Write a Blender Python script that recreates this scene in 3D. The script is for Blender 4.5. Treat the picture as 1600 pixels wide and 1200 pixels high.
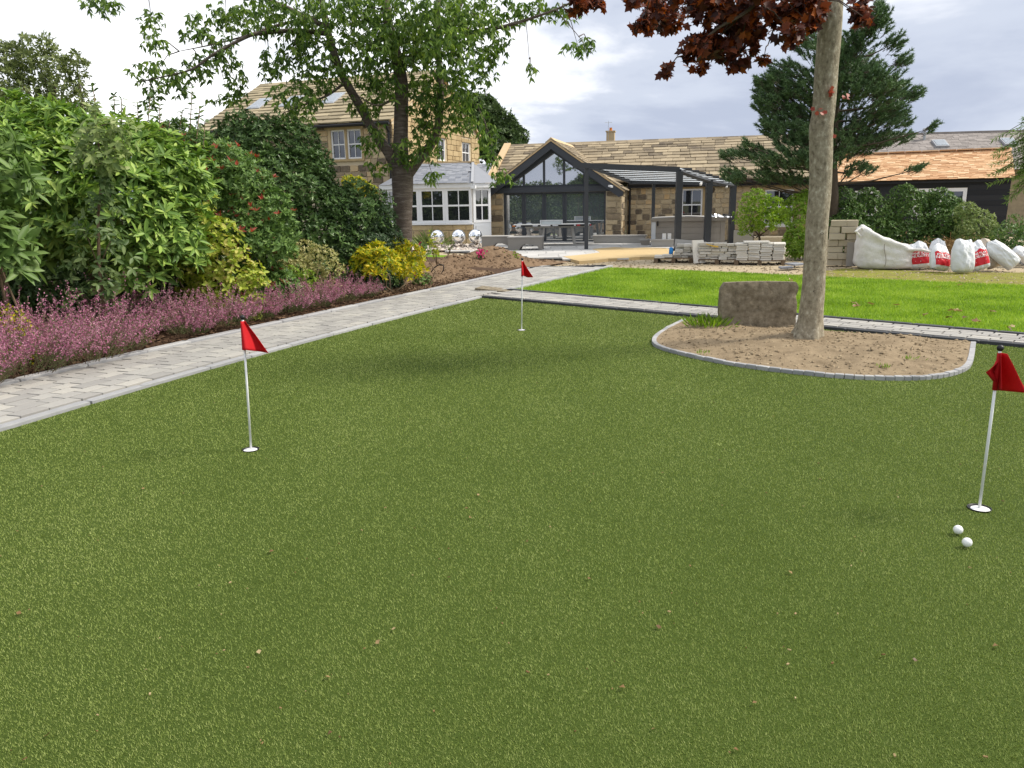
import bpy, bmesh, math, random
import numpy as np
from mathutils import Vector, Matrix
random.seed(7)
rng = np.random.default_rng(7)
for o in list(bpy.data.objects):
    bpy.data.objects.remove(o)
S = bpy.context.scene
C = S.collection
R = math.radians

# ------------------------------------------------------------------ camera
EYE = np.array([0, 0, 1.55]); FPX = 1200.0
PITCH = math.atan((600 - 318) / FPX); ROLL = R(1.0)
fw = np.array([0, math.cos(PITCH), -math.sin(PITCH)])
r0 = np.array([1.0, 0, 0]); u0 = np.cross(r0, fw)
rt = r0 * math.cos(ROLL) - u0 * math.sin(ROLL)
up = u0 * math.cos(ROLL) + r0 * math.sin(ROLL)
cd = bpy.data.cameras.new('camera'); cam = bpy.data.objects.new('camera', cd); C.objects.link(cam)
cam.matrix_world = Matrix([[rt[i], up[i], -fw[i], EYE[i]] for i in range(3)] + [[0, 0, 0, 1]])
cd.sensor_width = 36; cd.lens = FPX / 1600 * 36; cd.clip_end = 3000; cd.clip_start = .05
S.camera = cam
S.render.resolution_x = 1024; S.render.resolution_y = 768

# ------------------------------------------------------------------ sky, sun, exposure
SUN_EL, SUN_AZ = R(47), R(84)          # azimuth measured from +Y (view direction) towards +X
W = bpy.data.worlds.new('World'); S.world = W; W.use_nodes = True
nt = W.node_tree; nt.nodes.clear()
def wn(t, **k):
    n = nt.nodes.new(t)
    for a, b in k.items(): setattr(n, a, b)
    return n
def wl(a, b): nt.links.new(a, b)
sky = wn('ShaderNodeTexSky', sky_type='NISHITA', sun_disc=False, sun_elevation=SUN_EL, sun_rotation=SUN_AZ, air_density=1.2, dust_density=2.0)
tc = wn('ShaderNodeTexCoord'); sep = wn('ShaderNodeSeparateXYZ'); wl(tc.outputs['Generated'], sep.inputs[0])
zz = wn('ShaderNodeMath', operation='MAXIMUM'); wl(sep.outputs['Z'], zz.inputs[0]); zz.inputs[1].default_value = 0
za = wn('ShaderNodeMath', operation='ADD'); wl(zz.outputs[0], za.inputs[0]); za.inputs[1].default_value = .22
dx = wn('ShaderNodeMath', operation='DIVIDE'); wl(sep.outputs['X'], dx.inputs[0]); wl(za.outputs[0], dx.inputs[1])
dy = wn('ShaderNodeMath', operation='DIVIDE'); wl(sep.outputs['Y'], dy.inputs[0]); wl(za.outputs[0], dy.inputs[1])
cmb = wn('ShaderNodeCombineXYZ'); wl(dx.outputs[0], cmb.inputs[0]); wl(dy.outputs[0], cmb.inputs[1]); cmb.inputs[2].default_value = 3.3
def wnoise(scale, det, off, rough=.55):
    mp = wn('ShaderNodeVectorMath', operation='ADD'); wl(cmb.outputs[0], mp.inputs[0]); mp.inputs[1].default_value = off
    n = wn('ShaderNodeTexNoise'); n.inputs['Scale'].default_value = scale; n.inputs['Detail'].default_value = det
    n.inputs['Roughness'].default_value = rough; n.inputs['Distortion'].default_value = .3
    wl(mp.outputs[0], n.inputs['Vector']); return n
def wramp(src, stops):
    r = wn('ShaderNodeValToRGB'); e = r.color_ramp.elements
    r.color_ramp.interpolation = 'EASE'
    while len(e) < len(stops): e.new(.5)
    for i, (p, c) in enumerate(stops):
        e[i].position = p; e[i].color = (*c, 1)
    wl(src, r.inputs[0]); return r
n1 = wnoise(.62, 7, (27.971, 21.497, 4.221)); n2 = wnoise(.9, 5, (1.2, 5.8, 2))
cloud = wramp(n1.outputs['Fac'], [(.36, (.30, .335, .42)), (.46, (.38, .415, .49)), (.55, (.62, .635, .67)), (.64, (.95, .95, .95))])
vm = wn('ShaderNodeVectorMath', operation='SCALE'); wl(cloud.outputs['Color'], vm.inputs[0]); vm.inputs['Scale'].default_value = 9.6
cov = wramp(n2.outputs['Fac'], [(.30, (.80,) * 3), (.5, (1, 1, 1))])
mixs = wn('ShaderNodeMix', data_type='RGBA'); wl(cov.outputs['Color'], mixs.inputs[0]); wl(sky.outputs[0], mixs.inputs[6]); wl(vm.outputs[0], mixs.inputs[7])
bg = wn('ShaderNodeBackground'); bg.inputs['Strength'].default_value = .1; wl(mixs.outputs[2], bg.inputs['Color'])
wo = wn('ShaderNodeOutputWorld'); wl(bg.outputs[0], wo.inputs[0])
sd = bpy.data.lights.new('sun', 'SUN'); sun = bpy.data.objects.new('sun', sd); C.objects.link(sun)
sd.energy = 2.7; sd.angle = R(14); sd.color = (1, .93, .82)
sv = Vector((math.sin(SUN_AZ) * math.cos(SUN_EL), math.cos(SUN_AZ) * math.cos(SUN_EL), math.sin(SUN_EL)))
sun.rotation_euler = sv.to_track_quat('Z', 'Y').to_euler()
vs = S.view_settings; vs.view_transform = 'Standard'; vs.look = 'None'; vs.gamma = 1; vs.use_curve_mapping = False; vs.exposure = 0.9
S.render.engine = 'CYCLES'

# ------------------------------------------------------------------ survey helpers: a pixel of the photograph and a real distance give a point
def ray(x, y): return fw + rt * (x - 800) / FPX + up * (600 - y) / FPX
def G(x, y, z=0.0):
    d = ray(x, y); return EYE + d * (z - EYE[2]) / d[2]
def P(x, y, Y):
    d = ray(x, y); return EYE + d * Y / d[1]

# ------------------------------------------------------------------ materials
MATS = {}
def mk(name, cols, rough=.8, nscale=3.0, nw=.4, rw=1.0, bump=0.0, bscale=40.0, spec=.3, trans=0.0, metal=0.0, ior=1.5, stretch=(1, 1, 1), detail=4, coat=0.0, bdist=.01):
    m = bpy.data.materials.new(name); m.use_nodes = True; t = m.node_tree; t.nodes.clear()
    def nn(ty, **k):
        n = t.nodes.new(ty)
        for a, b in k.items(): setattr(n, a, b)
        return n
    L = t.links.new
    geo = nn('ShaderNodeNewGeometry'); oi = nn('ShaderNodeObjectInfo'); at = nn('ShaderNodeAttribute', attribute_name='rnd')
    mp = nn('ShaderNodeVectorMath', operation='MULTIPLY'); L(geo.outputs['Position'], mp.inputs[0]); mp.inputs[1].default_value = stretch
    no = nn('ShaderNodeTexNoise'); no.inputs['Scale'].default_value = nscale; no.inputs['Detail'].default_value = detail; no.inputs['Roughness'].default_value = .62
    L(mp.outputs[0], no.inputs['Vector'])
    ad = nn('ShaderNodeMath', operation='ADD'); L(oi.outputs['Random'], ad.inputs[0]); L(at.outputs['Fac'], ad.inputs[1])
    fr = nn('ShaderNodeMath', operation='FRACT'); L(ad.outputs[0], fr.inputs[0])
    a1 = nn('ShaderNodeMath', operation='MULTIPLY_ADD'); L(fr.outputs[0], a1.inputs[0]); a1.inputs[1].default_value = rw; a1.inputs[2].default_value = .5 - .5 * rw
    a2 = nn('ShaderNodeMath', operation='MULTIPLY_ADD'); L(no.outputs['Fac'], a2.inputs[0]); a2.inputs[1].default_value = nw * 2; a2.inputs[2].default_value = -nw
    a3 = nn('ShaderNodeMath', operation='ADD', use_clamp=True); L(a1.outputs[0], a3.inputs[0]); L(a2.outputs[0], a3.inputs[1])
    rp = nn('ShaderNodeValToRGB'); e = rp.color_ramp.elements
    while len(e) < len(cols): e.new(.5)
    for i, c in enumerate(cols):
        e[i].position = (c[3] if len(c) > 3 else (i / max(1, len(cols) - 1))); e[i].color = (*c[:3], 1)
    L(a3.outputs[0], rp.inputs[0])
    b = nn('ShaderNodeBsdfPrincipled'); L(rp.outputs['Color'], b.inputs['Base Color'])
    b.inputs['Roughness'].default_value = rough; b.inputs['Specular IOR Level'].default_value = spec
    b.inputs['Metallic'].default_value = metal; b.inputs['IOR'].default_value = ior; b.inputs['Coat Weight'].default_value = coat
    if bump:
        nb = nn('ShaderNodeTexNoise'); nb.inputs['Scale'].default_value = bscale; nb.inputs['Detail'].default_value = 5; nb.inputs['Roughness'].default_value = .65
        L(mp.outputs[0], nb.inputs['Vector'])
        bu = nn('ShaderNodeBump'); bu.inputs['Strength'].default_value = bump; bu.inputs['Distance'].default_value = bdist
        L(nb.outputs['Fac'], bu.inputs['Height']); L(bu.outputs[0], b.inputs['Normal'])
    out = nn('ShaderNodeOutputMaterial')
    if trans:
        tr = nn('ShaderNodeBsdfTranslucent'); gm = nn('ShaderNodeHueSaturation'); gm.inputs['Value'].default_value = 1.3; gm.inputs['Saturation'].default_value = 1.1
        L(rp.outputs['Color'], gm.inputs['Color']); L(gm.outputs[0], tr.inputs['Color'])
        mx = nn('ShaderNodeMixShader'); mx.inputs[0].default_value = trans; L(b.outputs[0], mx.inputs[1]); L(tr.outputs[0], mx.inputs[2]); L(mx.outputs[0], out.inputs[0])
    else:
        L(b.outputs[0], out.inputs[0])
    MATS[name] = m; return m
M = MATS
mk('turf_base', [(.035, .058, .010), (.085, .125, .024)], rough=.95, nscale=180, nw=.6, rw=0, bump=.8, bscale=260, spec=.1)
mk('turf_blade', [(.085, .122, .020), (.205, .268, .056), (.285, .352, .092), (.38, .425, .15)], rough=.6, nscale=1.1, nw=.42, rw=.85, spec=.25, trans=.25, stretch=(1, .45, 1))
mk('lawn_base', [(.10, .19, .012), (.16, .29, .02)], rough=.95, nscale=30, nw=.5, rw=0, bump=.8, bscale=120, spec=.1)
mk('lawn_blade', [(.12, .205, .024), (.25, .385, .045), (.39, .50, .085)], rough=.6, nscale=1.0, nw=.9, rw=.7, spec=.2, trans=.35)
mk('ground', [(.07, .09, .03), (.14, .13, .07)], nscale=.8, nw=.6, rw=0, bump=.5, bscale=20)
mk('soil', [(.075, .05, .033), (.17, .115, .072), (.26, .185, .12)], nscale=9, nw=.6, rw=.3, bump=.9, bscale=60, spec=.1, rough=.95)
mk('bed_soil', [(.17, .128, .08), (.29, .225, .145), (.42, .34, .23)], nscale=7, nw=.6, rw=.35, bump=.9, bscale=90, spec=.1, rough=.95)
mk('mulch', [(.035, .02, .012), (.10, .06, .035), (.20, .125, .075)], nscale=30, nw=.3, rw=.9, bump=.8, bscale=80, spec=.15)
mk('gravel', [(.22, .17, .10), (.36, .29, .19), (.50, .43, .31)], nscale=35, nw=.6, rw=.5, bump=1, bscale=90, spec=.2)
mk('mossy', [(.16, .12, .06), (.20, .20, .04), (.28, .27, .06)], nscale=3, nw=.8, rw=.3, bump=1, bscale=60, spec=.1)
mk('sand', [(.44, .32, .16), (.56, .43, .24)], nscale=6, nw=.5, rw=.3, bump=.5, bscale=60, spec=.1)
mk('joint', [(.05, .047, .042), (.10, .095, .085)], nscale=25, nw=.5, rw=0, bump=.5, bscale=120)
mk('paver', [(.25, .242, .23), (.31, .30, .28), (.345, .335, .31), (.42, .40, .355)], nscale=9, nw=.22, rw=.75, bump=.35, bscale=130, rough=.85)
mk('kerb', [(.25, .255, .26), (.34, .34, .345), (.42, .42, .41)], nscale=14, nw=.35, rw=.6, bump=.35, bscale=90, rough=.85)
mk('dark_kerb', [(.035, .037, .042), (.075, .078, .085)], nscale=10, nw=.4, rw=.7, bump=.3, bscale=70, rough=.7)
mk('patio_slab', [(.36, .355, .34), (.46, .45, .43), (.52, .51, .49)], nscale=2.5, nw=.3, rw=.7, bump=.2, bscale=60, rough=.7)
mk('mortar', [(.50, .42, .29), (.62, .53, .38)], nscale=8, nw=.5, rw=0, bump=.4, bscale=60)
mk('sandstone', [(.09, .072, .055), (.23, .18, .12), (.38, .30, .19), (.48, .39, .25), (.50, .34, .17)], nscale=7, nw=.25, rw=.95, bump=.6, bscale=45, rough=.9)
mk('pale_sandstone', [(.30, .215, .11), (.45, .34, .185), (.54, .42, .245)], nscale=6, nw=.3, rw=.8, bump=.5, bscale=45, rough=.9)
mk('coping', [(.50, .36, .20), (.60, .45, .27)], nscale=5, nw=.5, rw=.5, bump=.3, bscale=40)
mk('stone_slate', [(.11, .088, .065), (.22, .178, .12), (.31, .25, .165), (.40, .33, .22)], nscale=4, nw=.35, rw=.8, bump=.6, bscale=30, rough=.9)
mk('house_slate', [(.18, .148, .095), (.28, .235, .15), (.36, .30, .19), (.42, .355, .235)], nscale=2.5, nw=.3, rw=.7, bump=.5, bscale=25, rough=.9)
mk('old_slate', [(.16, .145, .135), (.24, .215, .20), (.31, .28, .26)], nscale=3, nw=.7, rw=.5, bump=.6, bscale=14, rough=.9)
mk('grey_slate', [(.16, .172, .20), (.22, .232, .26), (.28, .29, .315)], nscale=4, nw=.25, rw=.8, bump=.2, bscale=30, rough=.55)
mk('lead', [(.30, .31, .33), (.40, .41, .43)], nscale=4, nw=.5, rw=0, rough=.6)
mk('cedar', [(.42, .22, .105), (.54, .315, .165), (.63, .40, .22), (.72, .52, .33)], nscale=2, nw=.2, rw=.95, rough=.8)
mk('deck', [(.02, .018, .015), (.04, .036, .03)], nscale=3, rw=0)
mk('anthracite', [(.036, .041, .05), (.05, .055, .064)], nscale=2, nw=.4, rw=.2, rough=.45, spec=.4)
mk('black_plastic', [(.012, .012, .013), (.02, .02, .02)], nscale=2, rw=0, rough=.4)
mk('black_board', [(.016, .018, .022), (.03, .032, .037)], nscale=2, nw=.3, rw=.7, rough=.75, bump=.2, bscale=30, stretch=(.3, .3, 3))
mk('white_paint', [(.72, .73, .74), (.80, .80, .80)], nscale=2, nw=.4, rw=.2, rough=.45)
mk('pale_grey_paint', [(.55, .57, .59), (.62, .64, .66)], nscale=2, nw=.4, rw=.2, rough=.5)
mk('glass', [(.012, .015, .017), (.02, .022, .025)], nscale=1, rw=.3, rough=.02, spec=.9, ior=1.75)
mk('gable_glass', [(.10, .105, .13), (.13, .135, .16)], nscale=.7, rw=.3, rough=.015, spec=1, ior=3.2)  # lavender-grey base stands in for the sky mirrored in the gable
mk('coated_glass', [(.10, .12, .13), (.13, .15, .16)], nscale=.7, rw=.3, rough=.015, spec=1, ior=2.5)  # base lightened to paint in reflection and interior haze
mk('roof_glass', [(.55, .59, .63), (.65, .69, .72)], nscale=1, rw=.3, rough=.03, spec=1, ior=2.0, trans=.5)  # pale base colour carries the bright sky reflection
mk('white_plastic', [(.74, .75, .76), (.82, .82, .82)], nscale=3, rw=.2, rough=.35)
mk('ball_white', [(.80, .81, .80), (.85, .85, .84)], nscale=3, rw=.2, rough=.25, spec=.5, bump=.25, bscale=180, bdist=.002)
mk('red_cloth', [(.46, .006, .010), (.62, .012, .018)], nscale=30, nw=.3, rw=.3, rough=.75, trans=.25)
mk('red_print', [(.50, .012, .02), (.60, .02, .03)], nscale=10, nw=.4, rw=.3, rough=.4)
mk('sack', [(.58, .60, .62), (.70, .72, .74), (.78, .78, .78)], nscale=7, nw=.5, rw=.3, rough=.4, bump=.5, bscale=14, bdist=.03)
mk('cream_sack', [(.46, .38, .29), (.58, .50, .40)], nscale=7, nw=.5, rw=.3, rough=.6, bump=.5, bscale=14, bdist=.03)
mk('woven_bag', [(.58, .56, .53), (.72, .70, .67), (.80, .78, .75)], nscale=4, nw=.5, rw=.2, rough=.65, bump=.6, bscale=11, bdist=.04)
mk('concrete_block', [(.36, .31, .22), (.46, .40, .29), (.52, .46, .35)], nscale=9, nw=.3, rw=.7, bump=.4, bscale=80, rough=.9)
mk('stacked_slab', [(.44, .42, .37), (.58, .555, .50), (.68, .655, .60)], nscale=8, nw=.3, rw=.8, bump=.4, bscale=60, rough=.85)
mk('wood', [(.10, .07, .045), (.20, .145, .09)], nscale=6, nw=.4, rw=.7, bump=.4, bscale=40, stretch=(1, 1, 6))
mk('pale_wood', [(.42, .32, .19), (.52, .41, .26)], nscale=6, nw=.4, rw=.7, bump=.3, bscale=40)
mk('taupe', [(.25, .225, .195), (.32, .29, .255)], nscale=3, nw=.3, rw=.5, rough=.65)
mk('taupe_light', [(.34, .325, .30), (.40, .385, .36)], nscale=3, nw=.3, rw=.5, rough=.65)
mk('rattan', [(.20, .185, .165), (.28, .26, .235)], nscale=60, nw=.5, rw=.3, rough=.7, bump=.6, bscale=70)
mk('grey_metal', [(.36, .37, .37), (.44, .45, .45)], nscale=2, nw=.3, rw=.3, rough=.4, metal=.3)
mk('blue_plastic', [(.02, .19, .52), (.03, .25, .60)], rw=0, rough=.4)
mk('yellow_plastic', [(.60, .36, .02), (.70, .44, .04)], rw=0, rough=.45)
mk('chrome', [(.86, .87, .88), (.90, .90, .90)], rw=0, rough=.03, metal=1)
mk('cobble', [(.36, .30, .25), (.50, .44, .38), (.64, .58, .52)], nscale=9, nw=.3, rw=.9, bump=.3, bscale=60)
mk('slab_stone', [(.085, .068, .045), (.175, .145, .10), (.25, .212, .15), (.36, .31, .225)], nscale=14, nw=1.0, rw=.1, bump=1.0, bscale=30, rough=.95)
mk('bark_maple', [(.12, .098, .066), (.255, .22, .155), (.325, .285, .205), (.50, .46, .36)], nscale=26, nw=1.2, rw=.1, bump=.9, bscale=60, stretch=(1, 1, .7), rough=.9)
mk('bark_cherry', [(.05, .036, .028), (.13, .10, .08), (.30, .26, .22)], nscale=9, nw=.7, rw=.1, bump=.9, bscale=20, stretch=(.5, .5, 3.2), rough=.8, bdist=.03)
mk('bark_dark', [(.05, .036, .026), (.11, .085, .06)], nscale=15, nw=.6, rw=.2, bump=.6, bscale=60)
mk('twig', [(.13, .09, .055), (.22, .16, .10)], nscale=15, nw=.4, rw=.6)
LV = dict(rough=.48, nscale=1.6, nw=.4, rw=.8, spec=.26)
mk('leaf_rhodo', [(.045, .09, .018), (.13, .235, .045), (.25, .38, .075), (.40, .50, .12)], trans=.22, **LV)
mk('leaf_big', [(.08, .14, .03), (.13, .22, .055), (.20, .29, .09)], trans=.25, **LV)
mk('leaf_laurel', [(.035, .07, .02), (.085, .155, .043), (.17, .26, .085)], trans=.15, **{**LV, 'rough': .32})
mk('leaf_glossy', [(.026, .052, .022), (.05, .09, .038), (.10, .15, .075)], trans=.12, **{**LV, 'rough': .28})
mk('leaf_photinia', [(.05, .10, .026), (.12, .21, .052), (.22, .33, .085)], trans=.2, **LV)
mk('leaf_red', [(.22, .035, .025), (.36, .075, .05), (.45, .15, .10)], trans=.3, **LV)
mk('leaf_yellowgreen', [(.14, .21, .022), (.28, .36, .04), (.42, .47, .07), (.50, .42, .14)], trans=.3, **LV)
mk('leaf_gold', [(.10, .19, .02), (.28, .34, .02), (.52, .44, .02), (.62, .46, .015)], trans=.3, **LV)
mk('leaf_variegated', [(.20, .24, .06), (.44, .42, .17), (.58, .52, .27)], trans=.25, **LV)
mk('leaf_sapling', [(.05, .095, .028), (.10, .16, .05), (.19, .25, .09)], trans=.3, **LV)
mk('leaf_pale', [(.12, .18, .055), (.21, .28, .085), (.33, .38, .15)], trans=.3, **LV)
mk('leaf_cherry', [(.035, .07, .016), (.08, .145, .028), (.15, .24, .045), (.27, .36, .07)], trans=.38, **LV)
mk('leaf_maple', [(.028, .013, .012), (.06, .022, .017), (.12, .036, .022), (.22, .06, .025), (.46, .13, .03)], trans=.35, **LV)
mk('leaf_pine', [(.045, .09, .036), (.105, .18, .075), (.19, .28, .125)], trans=.1, **{**LV, 'nscale': .9})
mk('leaf_dark_tree', [(.028, .052, .016), (.055, .095, .028), (.10, .15, .045)], trans=.2, **{**LV, 'nscale': .5})
mk('leaf_olive', [(.08, .11, .035), (.15, .19, .06), (.24, .28, .10)], trans=.3, **LV)
mk('leaf_lime', [(.10, .19, .02), (.19, .31, .035), (.30, .42, .06)], trans=.35, **LV)
mk('leaf_hedge', [(.04, .085, .02), (.085, .16, .038), (.17, .27, .065)], trans=.2, **LV)
mk('leaf_willow', [(.09, .17, .03), (.15, .26, .05), (.23, .34, .08)], trans=.35, **LV)
mk('dry_leaf', [(.08, .045, .02), (.18, .10, .04), (.30, .20, .09), (.46, .37, .2)], trans=.2, **LV)
mk('dry_twig', [(.22, .13, .05), (.36, .24, .10)], nscale=5, rw=.9)
mk('heather_flower', [(.20, .06, .10), (.38, .135, .22), (.53, .25, .35), (.47, .31, .30)], trans=.25, **{**LV, 'rough': .7, 'nw': .75, 'rw': .5, 'nscale': 3.2})
mk('heather_green', [(.06, .085, .03), (.13, .16, .06), (.22, .25, .11)], trans=.2, **{**LV, 'rough': .7})
mk('pink_flower', [(.45, .02, .12), (.62, .05, .22)], trans=.3, **LV)
mk('hose', [(.008, .008, .008), (.015, .015, .015)], rw=0, rough=.5)
mk('orange', [(.5, .16, .03), (.6, .2, .04)], rw=0)

# ------------------------------------------------------------------ object helpers
def tag(o, label=None, cat=None, group=None, kind=None):
    if label: o['label'] = label
    if cat: o['category'] = cat
    if group: o['group'] = group
    if kind: o['kind'] = kind
    return o
def thing(name, label, cat, loc=(0, 0, 0), rz=0.0, group=None):
    o = bpy.data.objects.new(name, None); o.empty_display_size = .1; C.objects.link(o)
    o.location = [float(v) for v in loc]; o.rotation_euler = (0, 0, rz)
    return tag(o, label, cat, group)
def mesh_np(name, V, F, mat, smooth=False, rnd=None):
    """V (n,3) array, F (m,k) array of equal-sized faces"""
    me = bpy.data.meshes.new(name); V = np.asarray(V, np.float32); F = np.asarray(F, np.int32)
    n, k = F.shape
    me.vertices.add(len(V)); me.vertices.foreach_set('co', V.ravel())
    me.loops.add(n * k); me.loops.foreach_set('vertex_index', F.ravel())
    me.polygons.add(n); me.polygons.foreach_set('loop_start', np.arange(0, n * k, k, dtype=np.int32))
    if smooth: me.polygons.foreach_set('use_smooth', np.ones(n, bool))
    me.update(calc_edges=True)
    if rnd is not None:
        a = me.attributes.new('rnd', 'FLOAT', 'POINT'); a.data.foreach_set('value', np.asarray(rnd, np.float32))
    me.materials.append(M[mat]); return me
def link(name, me, parent=None, M4=None):
    o = bpy.data.objects.new(name, me); C.objects.link(o)
    if parent is not None: o.parent = parent
    if M4 is not None: o.matrix_basis = M4
    return o
class MB:
    def __init__(s): s.v = []; s.f = []; s.r = []; s.cur = 0.0
    def add(s, vs, fs, T=None):
        b = len(s.v)
        for p in vs:
            p = Vector(p)
            s.v.append(tuple(T @ p) if T is not None else tuple(p)); s.r.append(s.cur)
        for f in fs: s.f.append([b + i for i in f])
        return s
    def rand(s): s.cur = random.random(); return s
    def box(s, c, d, T=None, ch=0.0):
        x, y, z = [k / 2 for k in d]; cx, cy, cz = c
        vs = [(cx + a * x, cy + b * y, cz + e * z) for a in (-1, 1) for b in (-1, 1) for e in (-1, 1)]
        return s.add(vs, [(0, 1, 3, 2), (4, 6, 7, 5), (0, 4, 5, 1), (2, 3, 7, 6), (0, 2, 6, 4), (1, 5, 7, 3)], T)
    def span(s, x0, x1, y0, y1, z0, z1, T=None): return s.box(((x0 + x1) / 2, (y0 + y1) / 2, (z0 + z1) / 2), (abs(x1 - x0), abs(y1 - y0), abs(z1 - z0)), T)
    def prism(s, poly, y0, y1, T=None):
        """poly of (x,z), extruded along y"""
        n = len(poly); vs = [(x, y0, z) for x, z in poly] + [(x, y1, z) for x, z in poly]
        fs = [tuple(range(n)), tuple(range(2 * n - 1, n - 1, -1))] + [((i + 1) % n, i, n + i, n + (i + 1) % n) for i in range(n)]
        return s.add(vs, fs, T)
    def slab(s, poly, z0, z1, T=None):
        n = len(poly); vs = [(p[0], p[1], z0) for p in poly] + [(p[0], p[1], z1) for p in poly]
        fs = [tuple(range(n - 1, -1, -1)), tuple(range(n, 2 * n))] + [(i, (i + 1) % n, n + (i + 1) % n, n + i) for i in range(n)]
        return s.add(vs, fs, T)
    def bar(s, a, b, w, h, upv=(0, 0, 1), T=None):
        a, b = Vector(a), Vector(b); d = (b - a); L = d.length; d.normalize()
        sd_ = d.cross(Vector(upv)).normalized(); u = sd_.cross(d)
        vs = [p + sd_ * (i * w / 2) + u * (j * h / 2) for p in (a, b) for i in (-1, 1) for j in (-1, 1)]
        return s.add(vs, [(0, 1, 3, 2), (4, 6, 7, 5), (0, 4, 5, 1), (2, 3, 7, 6), (0, 2, 6, 4), (1, 5, 7, 3)], T)
    def tube(s, pts, rad, n=8, cap=True, T=None):
        pts = [Vector(p) for p in pts]; m = len(pts)
        if not hasattr(rad, '__len__'): rad = [rad] * m
        vs = []; ref = Vector((.31, .22, .93)).normalized(); side = None
        for i, p in enumerate(pts):
            d = (pts[min(i + 1, m - 1)] - pts[max(i - 1, 0)])
            d = d.normalized() if d.length > 1e-9 else Vector((0, 0, 1))
            if side is None: side = d.cross(ref if abs(d.dot(ref)) < .95 else Vector((1, 0, 0))).normalized()
            else: side = (side - d * side.dot(d)).normalized()
            w = d.cross(side)
            for k in range(n):
                a = 2 * math.pi * k / n; vs.append(p + (side * math.cos(a) + w * math.sin(a)) * rad[i])
        fs = [(i * n + k, i * n + (k + 1) % n, (i + 1) * n + (k + 1) % n, (i + 1) * n + k) for i in range(m - 1) for k in range(n)]
        if cap: fs += [tuple(range(n - 1, -1, -1)), tuple((m - 1) * n + k for k in range(n))]
        return s.add(vs, fs, T)
    def lathe(s, prof, n=16, T=None, c=(0, 0, 0)):
        vs = []
        for r_, z in prof:
            for k in range(n):
                a = 2 * math.pi * k / n; vs.append((c[0] + r_ * math.cos(a), c[1] + r_ * math.sin(a), c[2] + z))
        m = len(prof)
        fs = [(i * n + k, i * n + (k + 1) % n, (i + 1) * n + (k + 1) % n, (i + 1) * n + k) for i in range(m - 1) for k in range(n)]
        return s.add(vs, fs, T)
    def ball(s, c, r_, n=16, m=10, sq=1.0):
        return s.lathe([(max(1e-4, r_ * math.sin(math.pi * i / m)), -r_ * sq * math.cos(math.pi * i / m)) for i in range(m + 1)], n, c=c)
    def rock(s, c, r_, sc=(1, 1, 1)):
        vs = []
        for d in ((1, 0, 0), (-1, 0, 0), (0, 1, 0), (0, -1, 0), (0, 0, 1), (0, 0, -1)):
            k = r_ * random.uniform(.75, 1.2); vs.append((c[0] + (d[0] + random.uniform(-.25, .25)) * k * sc[0], c[1] + (d[1] + random.uniform(-.25, .25)) * k * sc[1], c[2] + (d[2] + random.uniform(-.2, .2)) * k * sc[2]))
        return s.add(vs, [(0, 2, 4), (2, 1, 4), (1, 3, 4), (3, 0, 4), (2, 0, 5), (1, 2, 5), (3, 1, 5), (0, 3, 5)])
    def build(s, name, mat, parent=None, smooth=False, auto=None):
        me = bpy.data.meshes.new(name); me.from_pydata(s.v, [], s.f); me.materials.append(M[mat])
        if smooth: me.polygons.foreach_set('use_smooth', np.ones(len(me.polygons), bool))
        if any(s.r):
            a = me.attributes.new('rnd', 'FLOAT', 'POINT'); a.data.foreach_set('value', np.asarray(s.r, np.float32))
        if auto: me.set_sharp_from_angle(angle=R(auto))
        me.update(); return link(name, me, parent)
BLK = {}
def block(mat, k, bev=.07, jit=.025):
    key = (mat, k, bev, jit)
    if key in BLK: return BLK[key]
    bm = bmesh.new(); bmesh.ops.create_cube(bm, size=1)
    bmesh.ops.bevel(bm, geom=bm.edges[:], offset=bev, segments=1, affect='EDGES', profile=.5)
    rr = random.Random(hash((mat, k)) % 999 if False else k * 17 + len(mat))
    for v in bm.verts: v.co += Vector([rr.uniform(-jit, jit) for _ in range(3)])
    me = bpy.data.meshes.new('block'); bm.to_mesh(me); bm.free(); me.materials.append(M[mat]); BLK[key] = me; return me
def piece(name, T, mat, parent, bev=.07, jit=.025): return link(name, block(mat, random.randrange(5), bev, jit), parent, T)
def TRS(c, s, X=(1, 0, 0), Y=(0, 1, 0), Z=(0, 0, 1)):
    X, Y, Z = Vector(X) * s[0], Vector(Y) * s[1], Vector(Z) * s[2]
    return Matrix(((X[0], Y[0], Z[0], c[0]), (X[1], Y[1], Z[1], c[1]), (X[2], Y[2], Z[2], c[2]), (0, 0, 0, 1)))
def pieces(name, Ts, mat, parent, rest_name, limit=300, key=None, bev=.07, jit=.025):
    Ts = list(Ts)
    if key: Ts.sort(key=key)
    for T in Ts[:limit]: piece(name, T, mat, parent, bev, jit)
    if len(Ts) > limit:
        mb = MB()
        for T in Ts[limit:]: mb.rand().box((0, 0, 0), (1, 1, 1), T)
        tag(mb.build(rest_name, mat, parent), kind='stuff')
def unit(v): v = np.asarray(v, float); return v / np.maximum(np.linalg.norm(v, axis=-1, keepdims=True), 1e-9)
def vn(x, y, seed=0, n=7, f0=1.0):
    q = np.random.default_rng(seed); z = np.zeros_like(np.asarray(x, float)); f = f0; a = 1.0; tot = 0
    for _ in range(n):
        t = q.uniform(0, 6.28); p = q.uniform(0, 6.28, 2)
        z += a * np.sin(f * (x * math.cos(t) + y * math.sin(t)) + p[0]) * np.sin(f * .8 * (-x * math.sin(t) + y * math.cos(t)) + p[1]); tot += a; f *= 1.7; a *= .72
    return z / tot * 2
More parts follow.
